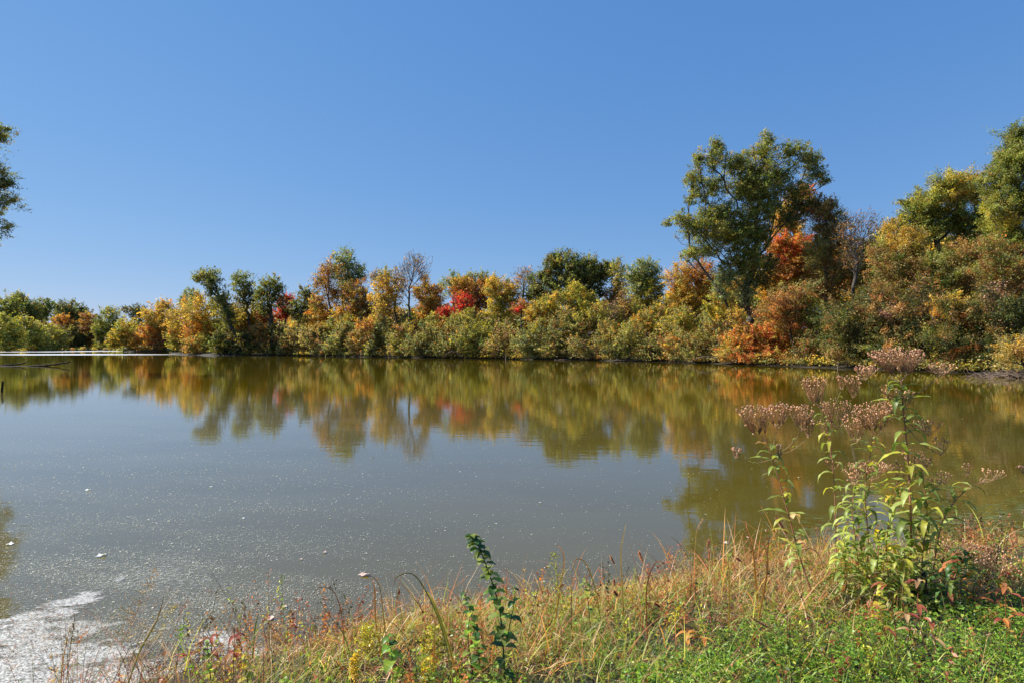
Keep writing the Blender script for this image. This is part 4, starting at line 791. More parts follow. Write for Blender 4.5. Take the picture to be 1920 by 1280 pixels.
sedge('bright orange upright blade at the edge of the dry grass', [(1425,1160),(1418,1100),(1412,1030),(1400,990),(1398,975)], .012, OR, 16, tip=(.42,.13,.05))
sedge('tall orange blade pair member leaning toward the ironweed', [(1415,1190),(1432,1110),(1440,1050),(1428,1005)], .011, OR, 17, tip=RD)
sedge('dark upright blade between the orange ones', [(1432,1130),(1438,1060),(1442,1010),(1448,1000)], .006, DK, 18)
sedge('yellow stiff blade standing straight in the dry grass', [(1365,1200),(1368,1120),(1366,1060),(1352,1038)], .008, (.45,.32,.06), 19, tip=OR)
sedge('green orange slanting blade under the olive reflection', [(1335,1080),(1318,1050),(1296,1022)], .008, (.28,.26,.05), 20, tip=DK)
sedge('orange blade standing against the dark paired leaf plant', [(812,1290),(814,1220),(815,1175)], .009, (.48,.16,.04), 21, tip=OR)
sedge('long pale straw blade lying over the clover near the frame edge', [(1840,1175),(1880,1172),(1925,1178)], .004, (.4,.5,.3), 22)
sedge('brown bent reed in the clover below the leaning ironweed', [(1560,1270),(1540,1225),(1510,1195),(1495,1190)], .007, (.3,.2,.12), 23)
sedge('thin dark stalk leaning over the algae at the frame edge', [(1925,1130),(1880,1070),(1830,1025),(1790,1010)], .004, DK, 24)
# feathery weeds
def wispy(label, base, tip, n, pal, seed, spread=.12, R=.003, name='feathery_weed'):
    rng = np.random.default_rng(seed); d = min(pix_ground(*base), 5.2); o = P3(*base, d); o[2] = float(ground_z(o[0], o[1])[0])-.02; t = P3(*tip, d); bs, bl = Buf(), Buf()
    SP = spline([o, (o+t)/2+np.array([.01, 0, 0]), t], 20); V, Fq = tube(SP, np.linspace(.0025, .001, 20), 4); bs.add(V, Fq, (.25, .2, .08))
    for k in range(n):
        f = rng.uniform(.25, 1); q = SP[min(19, int(f*19))]; a = rng.uniform(0, 6.28); L = spread*(1.15-f)*rng.uniform(.6, 1.2)+.02
        e = q+np.array([math.cos(a)*L, math.sin(a)*L*.8, L*.6]); V, Fq = tube(spline([q, (q+e)/2+np.array([0, 0, -.008]), e], 5), .0009, 3); bs.add(V, Fq, (.26, .2, .08))
        m = 9; s_ = rng.uniform(.2, 1, m)[:, None]; C = q+(e-q)*s_+rng.normal(size=(m, 3))*.005; V, Fq = leaf_cards(C, nrm(rng.normal(size=(m, 3))+np.array([0, 0, .6])), R*1.6, rng, .5); bl.add(V, Fq, np.repeat(pal_pick(pal, m, rng), 4, 0))
    root = thing(name, o, label, 'plant', 'feathery weeds at the water edge'); bs.build('stem', M_STRAW, root, o); bl.build('leaves', M_HERB, root, o)
wispy('feathery yellow green weed rising beside the curled red blade', (1045,1200), (1042,1035), 60, [('h_lime', 2), ('h_iron', 1)], 81)
wispy('dry grey seed weed with tiny white tufts over the muddy edge', (1290,1120), (1270,1030), 50, [('h_straw', 2), ('h_iron', 1)], 82, .13)
wispy('brown wispy weed trailing up over the white scum', (180,1215), (295,1060), 70, [('h_reddry', 1), ('h_straw', 2), ('h_dark', 1)], 83, .16)
wispy('dark wispy weed low over the white scum by the frame edge', (95,1290), (140,1170), 50, [('h_dark', 2), ('h_straw', 1)], 84, .12)
wispy('golden wispy weed fanning out beside the brown one on the scum', (215,1240), (330,1130), 60, [('h_straw', 2), ('h_lime', 1)], 85, .14)
wispy('brown twiggy weed at the end of the small scum patch', (500,1250), (520,1170), 60, [('h_reddry', 2), ('h_straw', 2)], 86, .12)
wispy('yellow drooping weed head beside the green broad leaved weed', (690,1250), (690,1170), 60, [('h_yellow', 2), ('h_lime', 2)], 87, .10, .005)
wispy('dark seeded weed leaning over the green algae', (1830,1120), (1865,1030), 60, [('h_dark', 3), ('h_reddry', 1)], 88, .14, .004)
wispy('yellow green weed with drooping tips beside the hooked blade', (790,1270), (812,1175), 60, [('h_yellow', 1), ('h_lime', 2)], 89, .10, .005)
# ------------------------------------------------------------------ grass: nobody could count it
def scatter(n, seed, x0=-4.2, x1=6.5, y0=1.9, y1=7.5):
    rng = np.random.default_rng(seed); x = rng.uniform(x0, x1, n); y = rng.uniform(y0, y1, n); s = inland(x, y)
    u = 960+x/y*F; k = (s > .0) & (u > -150) & (u < 2080); return x[k], y[k], s[k], u[k], rng
def noise2(x, y, f, ph=0):
    return (np.sin(x*f+ph)*np.cos(y*f*1.17+ph*2)+np.sin(x*f*2.3+1.3+ph)*np.sin(y*f*1.9+.7)*.6+np.sin((x+y)*f*3.9+ph)*.35)/1.6
def grass(name, label, n, seed, sel, pal, hl, wd, up, bend, nseg=4, mat_=None, low=1):
    x, y, s, u, rng = scatter(n, seed); k = rng.uniform(0, 1, len(x)) < sel(x, y, s, u); x, y, s, u = x[k], y[k], s[k], u[k]; m = len(x)
    if not m: return
    z = ground_z(x, y); dr = nrm(np.stack([rng.normal(size=m), rng.normal(size=m), rng.uniform(*up, m)], 1)); L = rng.uniform(*hl, m)*np.clip(.55+s*.9, .45, 1.05)*np.clip(.85+.5*noise2(x, y, 4.6, 7), .4, 1.5)*(np.interp(u, [300, 560, 760, 1500], [.5, .55, 1.05, 1.2]) if low else 1.3)
    V, Fq = curve_ribbons(np.stack([x, y, z-.01], 1), dr, L, rng.uniform(*wd, m), rng.uniform(*bend, m), rng, nseg)
    c = pal_pick(pal, m, rng)*rng.uniform(.6, 1.4, (m, 1)); print(name, m)
    tag(link(name, mesh_np(name, V, Fq, np.repeat(c, (nseg+1)*2, 0)), mat_ or M_STRAW), label, kind='stuff')
reddens = lambda x, y, s, u: np.clip((u-330)/330, .16, 1)*np.clip(1.25-.33*s, .45, 1)*np.clip((1750-u)/200, .2, 1)
clov = lambda x, y, s, u: np.clip((VH+(CAMZ-ground_z(x, y))/y*F-np.interp(u, [900, 1150, 1450, 1900], [1310, 1240, 1165, 1115])+40*noise2(x, y, 6, 3))/60, 0, 1)
grass('dry_grass', 'matted straw coloured and reddish dry grass on the bank', 120000, 91, lambda x, y, s, u: reddens(x, y, s, u)*np.clip(.75+noise2(x, y, 2.2), .15, 1)*np.clip(1-1.0*clov(x, y, s, u), .18, 1),
   [('h_straw', 5), ('h_reddry', 3), ('h_orangeblade', 1), ('h_lime', 3), ('h_blade', 1)], (.12, .44), (.0022, .0085), (.15, 3.0), (.3, 3.2))
grass('flattened_straw', 'fallen straw lying flat over the soil', 40000, 92, lambda x, y, s, u: np.clip((u-450)/300, .2, 1)*.9, [('h_straw', 4), ('h_reddry', 2), ('h_dark', 1)], (.08, .22), (.002, .005), (.0, .35), (.0, .8), 3)
grass('green_grass', 'fresh green and yellow green grass among the dry stalks', 170000, 93, lambda x, y, s, u: np.clip((1500-u)/400, .25, 1)*np.clip(.6+noise2(x, y, 1.7, 2), .05, 1)*np.clip((u-300)/300, .12, 1)*np.clip(s*.9-.15, .06, 1),
   [('h_blade', 3), ('h_lime', 4), ('h_fresh', 2), ('h_straw', 1)], (.08, .26), (.003, .006), (.5, 2.8), (.2, 1.8), 4, M_HERB)
grass('tall_sedge_grass', 'taller red brown sedge blades scattered through the bank', 9000, 94, lambda x, y, s, u: reddens(x, y, s, u)*np.clip(.5+noise2(x, y, 3, 1), 0, 1)*np.clip(1.15-clov(x, y, s, u), .1, 1)*np.clip(1.6-s, .3, 1), [('h_orangeblade', 3), ('h_reddry', 2), ('h_straw', 1)], (.28, .55), (.005, .010), (1.5, 4), (.2, 2.6), 6, M_HERB)
grass('corner_weeds', 'brown tangled weeds over the scum at the corner', 40000, 95, lambda x, y, s, u: np.clip((640-u)/160, 0, 1)*np.clip(.45+noise2(x, y, 3, 1), 0, 1)*np.clip(.35+.65*(u-120)/200, .55, 1), [('h_reddry', 3), ('h_straw', 2), ('h_dark', 2), ('h_lime', 1)], (.22, .56), (.002, .0045), (1.2, 4), (.2, 2.4), low=0)
grass('wet_thatch', 'dark wet thatch and litter at the water edge of the bank', 26000, 97, lambda x, y, s, u: np.clip(1-s/.45, 0, 1)*np.clip((u-150)/200, .3, 1), [('h_dark', 3), ('h_reddry', 2), ('h_straw', 1)], (.08, .22), (.003, .006), (.0, .6), (.0, 1.2), 3)
grass('clover_grass', 'long green grass and dead stalks poking out of the clover', 44000, 98, lambda x, y, s, u: clov(x, y, s, u)*np.clip(.7+.7*noise2(x, y, 4.1, 5), .2, 1), [('h_blade', 3), ('h_fresh', 3), ('h_straw', 2), ('h_reddry', 1.5)], (.08, .24), (.0025, .006), (.3, 2.4), (.3, 2.2), 4, M_HERB)
# clover: three leaflets on each stalk
def tufts(name, label, n, per, seed, sel, pal, size, height):
    x, y, s, u, rng = scatter(n, seed); k = rng.uniform(0, 1, len(x)) < sel(x, y, s, u); x, y = x[k], y[k]; m = len(x); z = ground_z(x, y); h = rng.uniform(*height, m)
    ci = np.repeat(np.arange(m), per); t = rng.uniform(.15, 1, len(ci)); ax = rng.normal(size=(m, 2))*.25
    C = np.stack([x[ci]+ax[ci, 0]*h[ci]*t, y[ci]+ax[ci, 1]*h[ci]*t, z[ci]+h[ci]*t], 1)+rng.normal(size=(len(ci), 3))*.012
    Vs, Fs = seg_tubes(np.stack([x, y, z], 1), np.stack([x+ax[:, 0]*h, y+ax[:, 1]*h, z+h], 1), np.full(m, .0015), np.full(m, .0008), 3)
    V, Fq = leaf_cards(C, nrm(rng.normal(size=C.shape)+np.array([-.3, 0, .5])), size, rng, .38); kc = pal_pick(pal, m, rng); c = kc[ci]*rng.uniform(.65, 1.4, (len(ci), 1)); print(name, m)
    Va = np.concatenate([V, Vs]); Fa = np.concatenate([Fq, Fs+len(V)]); ca = np.concatenate([np.repeat(c, 4, 0), np.repeat(kc*.6, 6, 0)])
    tag(link(name, mesh_np(name, Va, Fa, ca), M_HERB), label, kind='stuff')
tufts('leafy_weeds', 'yellow green leafy weeds tangled through the grass', 9000, 26, 141, lambda x, y, s, u: np.clip((1500-u)/500, .15, 1)*np.clip((s-.25)*1.6, 0, 1)*np.clip(noise2(x, y, 2.4, 9)*1.3-.05, 0, 1)*.8*np.clip((u-350)/200, .3, 1), [('h_lime', 4), ('h_fresh', 2), ('h_yellow', 1), ('h_iron', 2)], .013, (.08, .26))
tufts('rusty_weeds', 'rust and dark brown dead weeds standing through the grass', 14000, 20, 142, lambda x, y, s, u: np.clip(noise2(x, y, 3.0, 12)*1.2-.1, 0, 1)*np.clip(1.2-clov(x, y, s, u), .25, 1)*.7*np.clip((u-250)/200, .3, 1), [('h_reddry', 4), ('h_dark', 2), ('h_orangeblade', 1), ('h_redleaf', 1)], .0135, (.10, .38))
tufts('corner_leafy_weeds', 'yellow green and rusty weeds standing at the bank edge before the scum', 5200, 30, 144, lambda x, y, s, u: np.clip((660-u)/120, 0, 1)*np.clip((u-40)/260, .25, 1)*np.clip(noise2(x, y, 3.4, 2)+.25, 0, 1)*.35, [('h_lime', 3), ('h_fresh', 1.5), ('h_reddry', 4), ('h_dark', 3), ('h_straw', 2), ('h_yellow', 1)], .0115, (.26, .56))
tufts('clover_weeds', 'taller green weeds and brown sprigs rising from the clover', 6000, 22, 143, lambda x, y, s, u: clov(x, y, s, u)*np.clip(noise2(x, y, 3.7, 3)+.1, 0, 1)*.6, [('h_fresh', 3), ('h_lime', 2), ('h_deep', 2), ('h_reddry', 1)], .010, (.08, .22))
def clover(n, seed):
    x, y, s, u, rng = scatter(n, seed, x0=-1.5); v = VH+(CAMZ-.55)/y*F
    w_ = clov(x, y, s, u)*np.clip(.85+.6*noise2(x, y, 3.1, 4), .2, 1)+.06*np.clip(s-.4, 0, 1)
    k = rng.uniform(0, 1, len(x)) < w_; x, y = x[k], y[k]; m = len(x); z = ground_z(x, y)+rng.uniform(.01, .15, m)*(.7+.5*noise2(x, y, 5))
    z = z+.05*noise2(x, y, 9, 2); C = np.repeat(np.stack([x, y, z], 1), 3, 0); a = np.repeat(rng.uniform(0, 6.28, m), 3)+np.tile([0, 2.1, 4.2], m); r_ = np.repeat(rng.uniform(.0035, .008, m), 3)
    C = C+np.stack([np.cos(a)*r_, np.sin(a)*r_, rng.normal(0, .002, 3*m)], 1) if True else C
    Nn = nrm(rng.normal(size=C.shape)*.7+np.array([0, 0, 1.])); V, Fq = leaf_cards(C, Nn, r_*1.15, rng, .72)
    c = pal_pick([('h_fresh', 8), ('h_deep', 2), ('h_iron', 1)], m, rng)*rng.uniform(.6, 1.4, (m, 1)); print('clover', m)
    tag(link('clover', mesh_np('clover', V, Fq, np.repeat(c, 12, 0)), M_HERB), 'low bright green clover covering the corner of the bank', kind='stuff')
clover(260000, 96)
# ------------------------------------------------------------------ scum, specks, floating things
def film(name, label, poly, mat_, z=.004, cell=.06, soft=.35, kind='stuff', seed=0):
    """flat sheet with ragged cover: value 1 inside the outline, falling to 0 outside it"""
    P = smooth_poly(poly, 5); x0, y0 = P.min(0)-soft; x1, y1 = P.max(0)+soft
    xs = np.arange(x0, x1+cell, cell); ys = np.arange(y0, y1+cell, cell); X, Y = np.meshgrid(xs, ys); q = np.stack([X.ravel(), Y.ravel()], 1)
    a = P; b = np.roll(P, -1, 0); ab = b-a; px, py = q[:, :1], q[:, 1:]
    t = np.clip(((px-a[:, 0])*ab[:, 0]+(py-a[:, 1])*ab[:, 1])/(ab**2).sum(1), 0, 1); d = np.sqrt(((px-a[:, 0]-t*ab[:, 0])**2+(py-a[:, 1]-t*ab[:, 1])**2).min(1))
    c = (a[:, 1] > py) != (b[:, 1] > py); xi = a[:, 0]+(py-a[:, 1])/np.where(np.abs(ab[:, 1]) < 1e-9, 1e-9, ab[:, 1])*ab[:, 0]; ins = (c & (px < xi)).sum(1) % 2 == 1
    cov = np.clip(.5+np.where(ins, d, -d)/soft*.5, 0, 1)*.5
    i = np.arange(len(q)).reshape(len(ys), len(xs)); Fq = np.stack([i[:-1, :-1].ravel(), i[:-1, 1:].ravel(), i[1:, 1:].ravel(), i[1:, :-1].ravel()], 1)
    keep = cov[Fq].max(1) > .02; Fq = Fq[keep]
    V = np.concatenate([q, np.full((len(q), 1), z)], 1)
    used = np.unique(Fq); mp = -np.ones(len(V), int); mp[used] = np.arange(len(used))
    tag(link(name, mesh_np(name, V[used], mp[Fq], np.repeat(cov[used, None], 3, 1)), mat_), label, kind=kind)
wp = lambda u, v: tuple(P3(u, v, CAMZ*F/(v-VH))[:2])       # a point of the water surface seen at (u, v)
M_SCUM = scum_mat('pale_scum', (.13,.12,.10), (.50,.49,.45), 3.4, .86, .98, stretch=(1, 2.2, 1))
film('algae_scum', 'pale foamy algae scum drifting against the bank', [wp(-160,1290),wp(-100,1180),wp(20,1150),wp(90,1125),wp(160,1105),wp(215,1100),wp(200,1130),wp(160,1150),wp(250,1160),wp(200,1190),wp(270,1185),wp(335,1145),wp(325,1180),wp(280,1215),wp(370,1225),wp(400,1270),wp(300,1310),wp(80,1330)], M_SCUM, cell=.03, soft=.16)
film('algae_scum', 'small pale scum patch along the grass between the two green blades', [wp(335,1200),wp(380,1178),wp(470,1180),wp(500,1200),wp(600,1205),wp(640,1215),wp(560,1240),wp(420,1260),wp(330,1250)], M_SCUM, cell=.03, soft=.14)
film('algae_scum', 'thin speckled scum streak floating free before the main patch', [wp(200,1092),wp(225,1075),wp(248,1075),wp(240,1092)], M_SCUM, cell=.03, soft=.08)
M_FILM = scum_mat('thin_film', (.28,.29,.27), (.46,.46,.43), 14, .98, 1.25, stretch=(1, 2.5, 1))
film('surface_film', 'thin speckled film spreading from the scum over the grey water', [wp(-150,1200),wp(-120,1010),wp(100,1060),wp(300,985),wp(470,990),wp(560,1060),wp(640,1150),wp(560,1210),wp(300,1200),wp(60,1190)], M_FILM, z=.002, cell=.06, soft=1.0)
M_ALG = scum_mat('green_algae', (.12,.14,.025), (.20,.20,.04), 2.2, .72, .95, stretch=(1, 2, 1))
film('green_algae', 'green algae mat lying on the shallow water beside the ironweed', [wp(1730,1095),wp(1790,1040),wp(1830,1005),wp(1900,1000),wp(2000,1010),wp(2100,1060),wp(2060,1120),wp(1900,1130),wp(1780,1120)], M_ALG, cell=.06, soft=.45)
film('green_algae', 'green algae mat tucked in the grass edge under the foxtails', [wp(1060,1125),wp(1150,1095),wp(1260,1085),wp(1300,1100),wp(1200,1130),wp(1080,1150)], M_ALG, cell=.05, soft=.15)
M_GFILM = scum_mat('green_film', (.10,.12,.03), (.17,.19,.05), 5, .93, 1.15, stretch=(1, 2.5, 1))
film('green_film', 'thin olive speckled film on the water behind the ironweed clump', [wp(1230,1060),wp(1300,985),wp(1450,940),wp(1650,930),wp(1950,900),wp(2150,960),wp(2100,1050),wp(1800,1060),wp(1450,1090)], M_GFILM, z=.002, cell=.08, soft=1.2)
M_BRIGHT = scum_mat('far_streak', (.40,.40,.40), (.62,.62,.62), .08, .55, .9, stretch=(1, 1, 1))  # pale grey sheets with ragged edges, laid just above the far water
film('far_streak', 'white streak lying on the far bay water', [wp(-60,659.2),wp(60,657.9),wp(225,657.2),wp(250,657.9),wp(180,658.7),wp(40,660)], M_BRIGHT, z=.01, cell=2.0, soft=4)
film('far_streak', 'faint pale line crossing the water past the fallen branch', [wp(-60,664),wp(120,663),wp(330,663.8),wp(260,664.8),wp(60,665.4)], M_BRIGHT, z=.01, cell=1.5, soft=4)
M_SPECK = foliage_mat('speck', .15, .5, .3, 1.0, 5)
def litter():
    rng = np.random.default_rng(131); n = 9000; u = rng.uniform(-100, 640, n); v = rng.uniform(1085, 1300, n); y = CAMZ*F/(v-VH); x = (u-960)/F*y
    k = (v > 1090+rng.uniform(-10, 60, n)) & (noise2(x, y, 3.3, 1) > rng.uniform(-.6, .8, n)); x, y = x[k], y[k]; s = inland(x, y); x, y = x[s < .1], y[s < .1]; m = len(x)
    a = rng.uniform(0, 6.28, m); V, Fq = curve_ribbons(np.stack([x, y, np.full(m, .009)], 1), np.stack([np.cos(a), np.sin(a), rng.uniform(0, .25, m)], 1), rng.uniform(.012, .07, m), rng.uniform(.002, .006, m), rng.uniform(-.2, .5, m), rng, 2)
    tag(link('scum_litter', mesh_np('scum_litter', V, Fq, np.repeat(pal_pick([('h_dark', 3), ('h_reddry', 2), ('h_straw', 1)], m, rng), 6, 0)), M_SPECK), 'dark bits of stalk and leaf caught in the pale scum', kind='stuff')
litter()
def specks():
    rng = np.random.default_rng(111); out = []
    n = 1300000; v = 1300-(rng.uniform(0, 1, n)**1.0)*540; u = rng.uniform(-80, 1960, n)
    y = CAMZ*F/(v-VH); x = (u-960)/F*y
    w_ = (.05+.95*np.exp(-((u-260)/330)**2-((v-1130)/105)**2))+.22*np.exp(-((u-250)/500)**2-((v-970)/170)**2)+.13*np.exp(-((u-900)/420)**2-((v-1130)/90)**2)+.06*np.exp(-((u-1850)/150)**2)
    w_ *= np.clip(.62+.75*noise2(x*.9+y*.5, y*2.4, 1.6, 3), .10, 1)
    k = rng.uniform(0, 1, n) < np.minimum(1, w_*np.interp(u, [500, 1000], [.62, .36])); x, y, u, v = x[k], y[k], u[k], v[k]; s = inland(x, y); k = s < -.02; x, y, u, v = x[k], y[k], u[k], v[k]; m = len(x)
    C = np.stack([x, y, np.full(m, .006)], 1); sz = rng.lognormal(0, .45, m)*.0029*np.clip(y/5, .8, 2.2)
    V, Fq = leaf_cards(C, nrm(rng.normal(size=(m, 3))*.08+np.array([0, 0, 1.])), 1.0*sz, rng, .6)
    c = np.array([.45, .45, .38])*rng.uniform(.55, 1.35, (m, 1)); gr = u > 1350; c[gr] = np.array([.30, .30, .10])*rng.uniform(.6, 1.3, (gr.sum(), 1)); print('specks', m)
    tag(link('floating_specks', mesh_np('floating_specks', V, Fq, np.repeat(c, 4, 0)), M_SPECK), 'pale specks and seeds floating on the water', kind='stuff')
specks()
def floater(label, u, v, L, col, seed, name='floating_leaf'):
    rng = np.random.default_rng(seed); x, y = wp(u, v); a = rng.uniform(0, 6.28); n = 18; t = np.arange(n)/n*6.283
    r_ = L*.5*(1+.22*np.cos(5*t)+rng.normal(0, .05, n)); px = np.cos(t)*r_*1.25; py = np.sin(t)*r_*.9
    zz = .004+.010*L/.05*np.maximum(0, np.sin(t*2+a))**2
    V = np.concatenate([np.stack([px*math.cos(a)-py*math.sin(a), px*math.sin(a)+py*math.cos(a), zz], 1), [[0, 0, .003]]]); Fq = np.array([[i, (i+1) % n, n] for i in range(n)])
    tag(link(name, mesh_np(name, V, Fq, np.tile(col, (n+1, 1))), M_SPECK, None, (x, y, .008)), label, 'leaf', 'leaves floating on the water')
PK, WHT = (.62,.45,.38), (.7,.7,.66)
floater('pale pink heart shaped leaf floating by the arching blades', 683, 1078, .075, PK, 1)
floater('small pink leaf floating alone on the grey water', 609, 1036, .035, PK, 2)
floater('tiny pink leaf floating beside the small pink one', 564, 1049, .025, PK, 3)
floater('brownish leaf at the edge of the speckled scum', 532, 1138, .045, (.5,.36,.26), 4)
floater('pinkish curled leaf floating next to the small scum patch', 506, 1160, .06, (.6,.44,.38), 5)
floater('white leaf on the blue water, out past the specks', 165, 919, .06, WHT, 6)
floater('thin white leaf lying in the speckled water by the frame edge', 190, 1042, .075, WHT, 7)
floater('white leaf at the frame edge above the wispy reflection', 18, 1021, .07, WHT, 8)
floater('small pale leaf beside a dark twig in the water', 456, 972, .035, WHT, 9)
floater('pale leaf far out on the calm blue water', 395, 913, .04, WHT, 10)
floater('pale leaf near the middle of the open water', 1012, 943, .03, (.6,.55,.45), 11)
floater('tan leaf floating in the dark green reflection', 1498, 896, .04, (.5,.4,.2), 12)
floater('tan leaf cluster piece at the muddy edge behind the foxtails', 1358, 1018, .06, (.5,.42,.32), 13)
floater('pale leaf on the algae near the frame edge', 1830, 1022, .05, (.6,.52,.42), 14)
floater('second pale leaf on the algae, nearer the ironweed', 1776, 1030, .05, (.55,.5,.42), 15)
# ------------------------------------------------------------------ wood in the water
def limb(b, pts, r0, r1, rng, n=14, sides=7, kn=.15):
    SP = spline(pts, n); SP[1:-1] += rng.normal(size=(n-2, 3))*r0*kn; V, Fq = tube(SP, np.linspace(r0, r1, n)*rng.uniform(.85, 1.15, n), sides); b.add(V, Fq, (.1, .1, .1))
def log():
    rng = np.random.default_rng(121); d = 62.; o = P3(-40, 689, d); o[2] = -.1
    root = thing('fallen_branch', o, 'long dark fallen branch lying on the water off the far shore', 'branch'); b = Buf()
    limb(b, [P3(-70, 688, d), P3(0, 688.5, d), P3(60, 687, d), P3(105, 682, d), P3(131, 678, d)], .20, .07, rng); b.build('trunk', M_WOOD, root, o)
    for pts, r_ in [([P3(-20, 688, d), P3(15, 684, d+1), P3(40, 681, d+1), P3(53, 677, d+1)], .12), ([P3(68, 686, d), P3(73, 683, d), P3(75, 680, d)], .06), ([P3(116, 681, d), P3(119, 679, d), P3(117, 676.5, d)], .06), ([P3(22, 684, d+1), P3(24, 681, d+1)], .05), ([P3(128, 679, d), P3(130, 676, d)], .07)]:
        b = Buf(); limb(b, pts, r_, r_*.4, rng, 8, 6); b.build('twig', M_WOOD, root, o)
log()
def stake():
    rng = np.random.default_rng(122); x, y = wp(4, 735); b = Buf(); limb(b, [(x, y, -.3), (x-.01, y, .1), (x+.02, y, .53)], .055, .04, rng, 8, 9); V, Fq = balls(np.array([[x+.02, y, .52]]), np.array([.045]), rng, .5); b.add(V, Fq, (.1, .1, .1))
    tag(b.build('wooden_stake', M_WOOD, None, (x, y, 0), loc=(x, y, 0)), 'short dark stake standing out of the water at the frame edge', 'post')
stake()
def brush_pile():
    rng = np.random.default_rng(123); d = 39.5; o = P3(1890, 706, d); o[2] = -.05
    root = thing('brush_pile', o, 'tangled pile of bleached dead branches lying in the water by the wooded bank', 'branches')
    b = Buf()
    for k in range(210):
        u = 1822+rng.beta(1.6, 1)*150; c = P3(u, 712-rng.uniform(0, 1)*11*min(1, (u-1815)/45), d+rng.uniform(-1.3, 1.3)); c[2] = max(.03, c[2]+.15); a = rng.uniform(0, 3.14); L = rng.uniform(.3, 1.1); e = np.array([math.cos(a)*L, math.sin(a)*L*.8, rng.normal(0, .30)*L])
        q = [c-e, c+np.array([0, 0, rng.uniform(-.05, .22)]), c+e]
        for t_ in q: t_[2] = max(t_[2], -.04)
        V, Fq = tube(spline(q, 6), np.linspace(.013, .006, 6)*rng.uniform(.6, 1.3), 4); b.add(V, Fq, (.3, .3, .3))
    b.build('twigs', M_GREYWOOD, root, o)
    for pts, r_ in [([P3(1822, 712, d), P3(1812, 702, d), P3(1806, 693, d)], .03), ([P3(1830, 710, d), P3(1817, 699, d), P3(1812, 688, d)], .03), ([P3(1885, 701, d), P3(1930, 712, d-.8), P3(1990, 722, d-1.6)], .09), ([P3(1850, 712, d), P3(1900, 708, d), P3(1990, 700, d)], .07)]:
        b = Buf(); limb(b, pts, r_, r_*.5, rng, 10, 6); b.build('branch', M_GREYWOOD if r_ < .08 else M_WOOD, root, o)
brush_pile()
def stump():
    rng = np.random.default_rng(124); d = pix_ground(1722, 1128); o = P3(1722, 1128, d); o[2] = float(ground_z(o[0], o[1])[0])-.03
    n = 14; m = 10; V = []
    for j in range(m):
        h = j/(m-1); r_ = .055*(1-.35*h)*(1+.35*math.exp(-h*6)); 
        for i in range(n):
            t = i/n*6.283; rr = r_*(1+.22*math.sin(3*t+1)+.1*math.sin(7*t+j*.4)); jag = .03*math.sin(4*t+.5)*max(0, h-.7)/.3
            V.append([math.cos(t)*rr+.01*h, math.sin(t)*rr, h*.20+jag])
    V += [[.01, 0, .13]]; V = np.array(V)+rng.normal(size=(len(V), 3))*.003; k = np.arange(n); k2 = (k+1) % n
    Fq = np.concatenate([np.stack([j*n+k, j*n+k2, (j+1)*n+k2, (j+1)*n+k], 1) for j in range(m-1)]); Ft = np.stack([(m-1)*n+k, (m-1)*n+k2, np.full(n, m*n)], 1)
    tag(link('rotten_stump', mesh_np('rotten_stump', V, [Fq, Ft], np.full((len(V), 3), .02), True), M_STUMP, None, o), 'small black rotten stump at the foot of the tallest ironweed', 'stump')
stump()
def shore_branch(label, pts, off, r, mat_, side=()):
    rng = np.random.default_rng(int(pts[0][0])); d = shore_d(pts[0][0])+off; Q = [P3(u, v, d) for u, v in pts]; o = Q[0].copy()
    root = thing('fallen_branch', o, label, 'branch', 'dead branches along the far waterline'); b = Buf(); limb(b, Q, r, r*.35, rng, 14, 6, .5); b.build('trunk', mat_, root, o)
    for s_ in side:
        b = Buf(); limb(b, [P3(u, v, d) for u, v in s_], r*.45, r*.15, rng, 8, 5, .5); b.build('twig', mat_, root, o)
shore_branch('thin dark limb slanting down to the water under the rusty pink shrub', [(700,669),(692,640),(686,622)], -1, .11, M_WOOD, [[(694,648),(700,632),(702,622)]])
shore_branch('pale log lying flat at the waterline mid bank', [(1040,674.5),(1058,673.5),(1072,674)], -1.2, .10, M_GREYWOOD, [[(1056,674),(1060,671)]])
shore_branch('long pale limb half sunk beside the mottled tan and orange shrub', [(1150,676),(1180,675),(1214,677)], -1.5, .08, M_GREYWOOD, [[(1176,675.5),(1184,671),(1188,669)]])
shore_branch('bare grey branch reaching out over the water below the grey brown shrub', [(1350,672),(1325,668),(1304,672),(1290,679)], -1.5, .07, M_GREYWOOD, [[(1330,668),(1322,660)],[(1314,670),(1306,664)]])
shore_branch('dark sunken branch off the flame orange bush', [(1440,687),(1466,685),(1500,687.5)], -1.8, .06, M_WOOD, [[(1466,685.5),(1474,680)]])
shore_branch('pale crooked stick standing in the shade near the dark green shaded trees', [(1570,691),(1574,672),(1566,655)], -.5, .05, M_GREYWOOD, [[(1573,675),(1582,664)]])
shore_branch('twisted grey limb arching over the water below the fork of twigs', [(868,668),(850,658),(838,662),(832,669)], -1.4, .07, M_GREYWOOD, [[(850,659),(844,652)]])
for lab, u, v, d, h, ln in [('pale broken snag standing in the water below the brown speckled shrub', 1324, 681.5, 73., .9, .5), ('short pale snag poking up at the water mid shore', 948, 672, 93., 1.1, .15)]:
    rng = np.random.default_rng(int(u)); o = P3(u, v, d); o[2] = -.1; b = Buf(); limb(b, [o, o+np.array([ln*.5, 0, h*.6]), o+np.array([ln, 0, h])], .09, .04, rng, 8, 6); tag(b.build('dead_snag', M_GREYWOOD, None, o, loc=o), lab, 'snag')

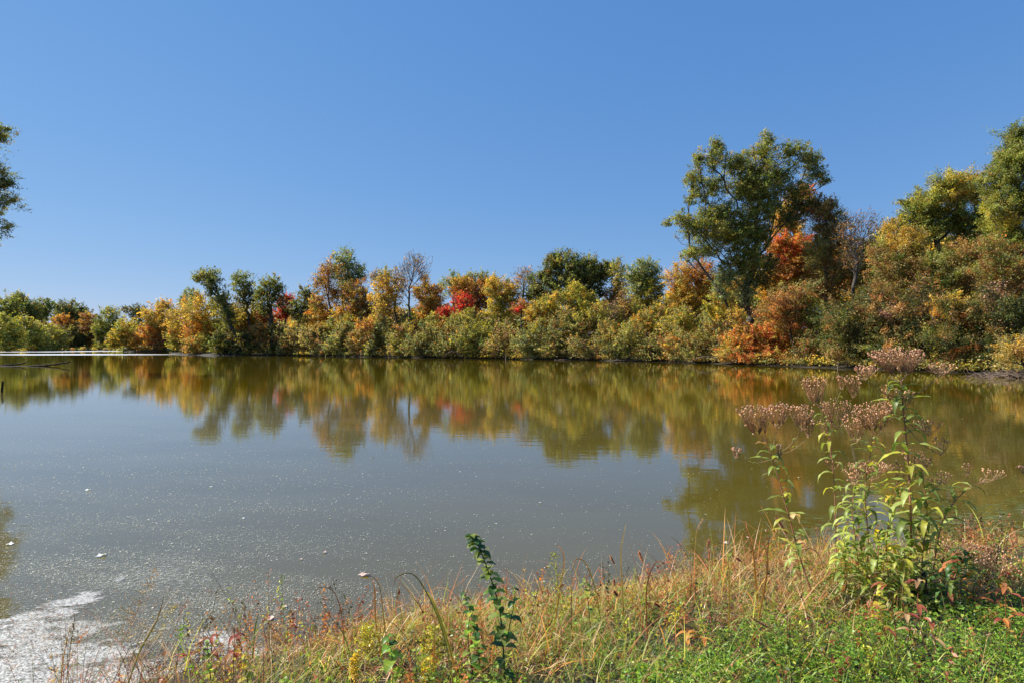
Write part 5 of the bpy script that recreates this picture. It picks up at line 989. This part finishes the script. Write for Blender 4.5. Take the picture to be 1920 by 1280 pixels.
# ------------------------------------------------------------------ light, sky, camera
SUN_AZ, SUN_EL = math.radians(-74), math.radians(42)      # azimuth from +Y, negative to the left
sd = Vector((math.sin(SUN_AZ)*math.cos(SUN_EL), math.cos(SUN_AZ)*math.cos(SUN_EL), math.sin(SUN_EL)))
ld = bpy.data.lights.new('sun', 'SUN'); ld.energy = 5; ld.angle = math.radians(.5); ld.color = (1, .95, .86)
lo = bpy.data.objects.new('sun', ld); COL.objects.link(lo); lo.rotation_euler = sd.to_track_quat('Z', 'Y').to_euler(); lo.location = (-60, 20, 60)
wd = bpy.data.worlds.new('World'); sc.world = wd; wd.use_nodes = True; nt = wd.node_tree; nt.nodes.clear()
sky = N(nt, 'ShaderNodeTexSky', sky_type='NISHITA'); sky.sun_disc = False; sky.sun_elevation = SUN_EL; sky.sun_rotation = SUN_AZ
sky.altitude = 200; sky.air_density = 1.0; sky.dust_density = 0; sky.ozone_density = 3.0
bg = N(nt, 'ShaderNodeBackground'); bg.inputs['Strength'].default_value = .105
wo = N(nt, 'ShaderNodeOutputWorld'); # tone of this day's air: per-channel power and gain on the physical sky
sx = N(nt, 'ShaderNodeSeparateColor'); cx = N(nt, 'ShaderNodeCombineColor'); nt.links.new(sky.outputs[0], sx.inputs[0])
for k, (gm, bb) in enumerate([(.77, -.25), (.51, -.28), (.30, -.07)]):
    a = N(nt, 'ShaderNodeMath', operation='MULTIPLY'); a.inputs[1].default_value = .105*2**-.6; nt.links.new(sx.outputs[k], a.inputs[0])
    p_w = N(nt, 'ShaderNodeMath', operation='POWER'); p_w.inputs[1].default_value = gm; nt.links.new(a.outputs[0], p_w.inputs[0])
    c_ = N(nt, 'ShaderNodeMath', operation='MULTIPLY'); c_.inputs[1].default_value = math.exp(bb)/(2**.82*.105); nt.links.new(p_w.outputs[0], c_.inputs[0])
    nt.links.new(c_.outputs[0], cx.inputs[k])
nt.links.new(cx.outputs[0], bg.inputs[0]); nt.links.new(bg.outputs[0], wo.inputs[0])
cd = bpy.data.cameras.new('camera'); cd.sensor_width = 36; cd.lens = 36*F/1920; cd.shift_y = (VH-640)/1920; cd.clip_start = .05; cd.clip_end = 6000
co = bpy.data.objects.new('camera', cd); COL.objects.link(co); co.location = (0, 0, CAMZ); co.rotation_euler = (math.radians(90), 0, 0); sc.camera = co
sc.view_settings.view_transform = 'Standard'; sc.view_settings.look = 'None'; sc.view_settings.exposure = .88; sc.view_settings.gamma = 1
sc.render.engine = 'CYCLES'; sc.cycles.use_denoising = True; sc.cycles.max_bounces = 6; sc.cycles.transparent_max_bounces = 12
sc.cycles.diffuse_bounces = 3; sc.cycles.sample_clamp_indirect = 4; sc.cycles.use_adaptive_sampling = True
print('leaves', LEAFCOUNT[0])
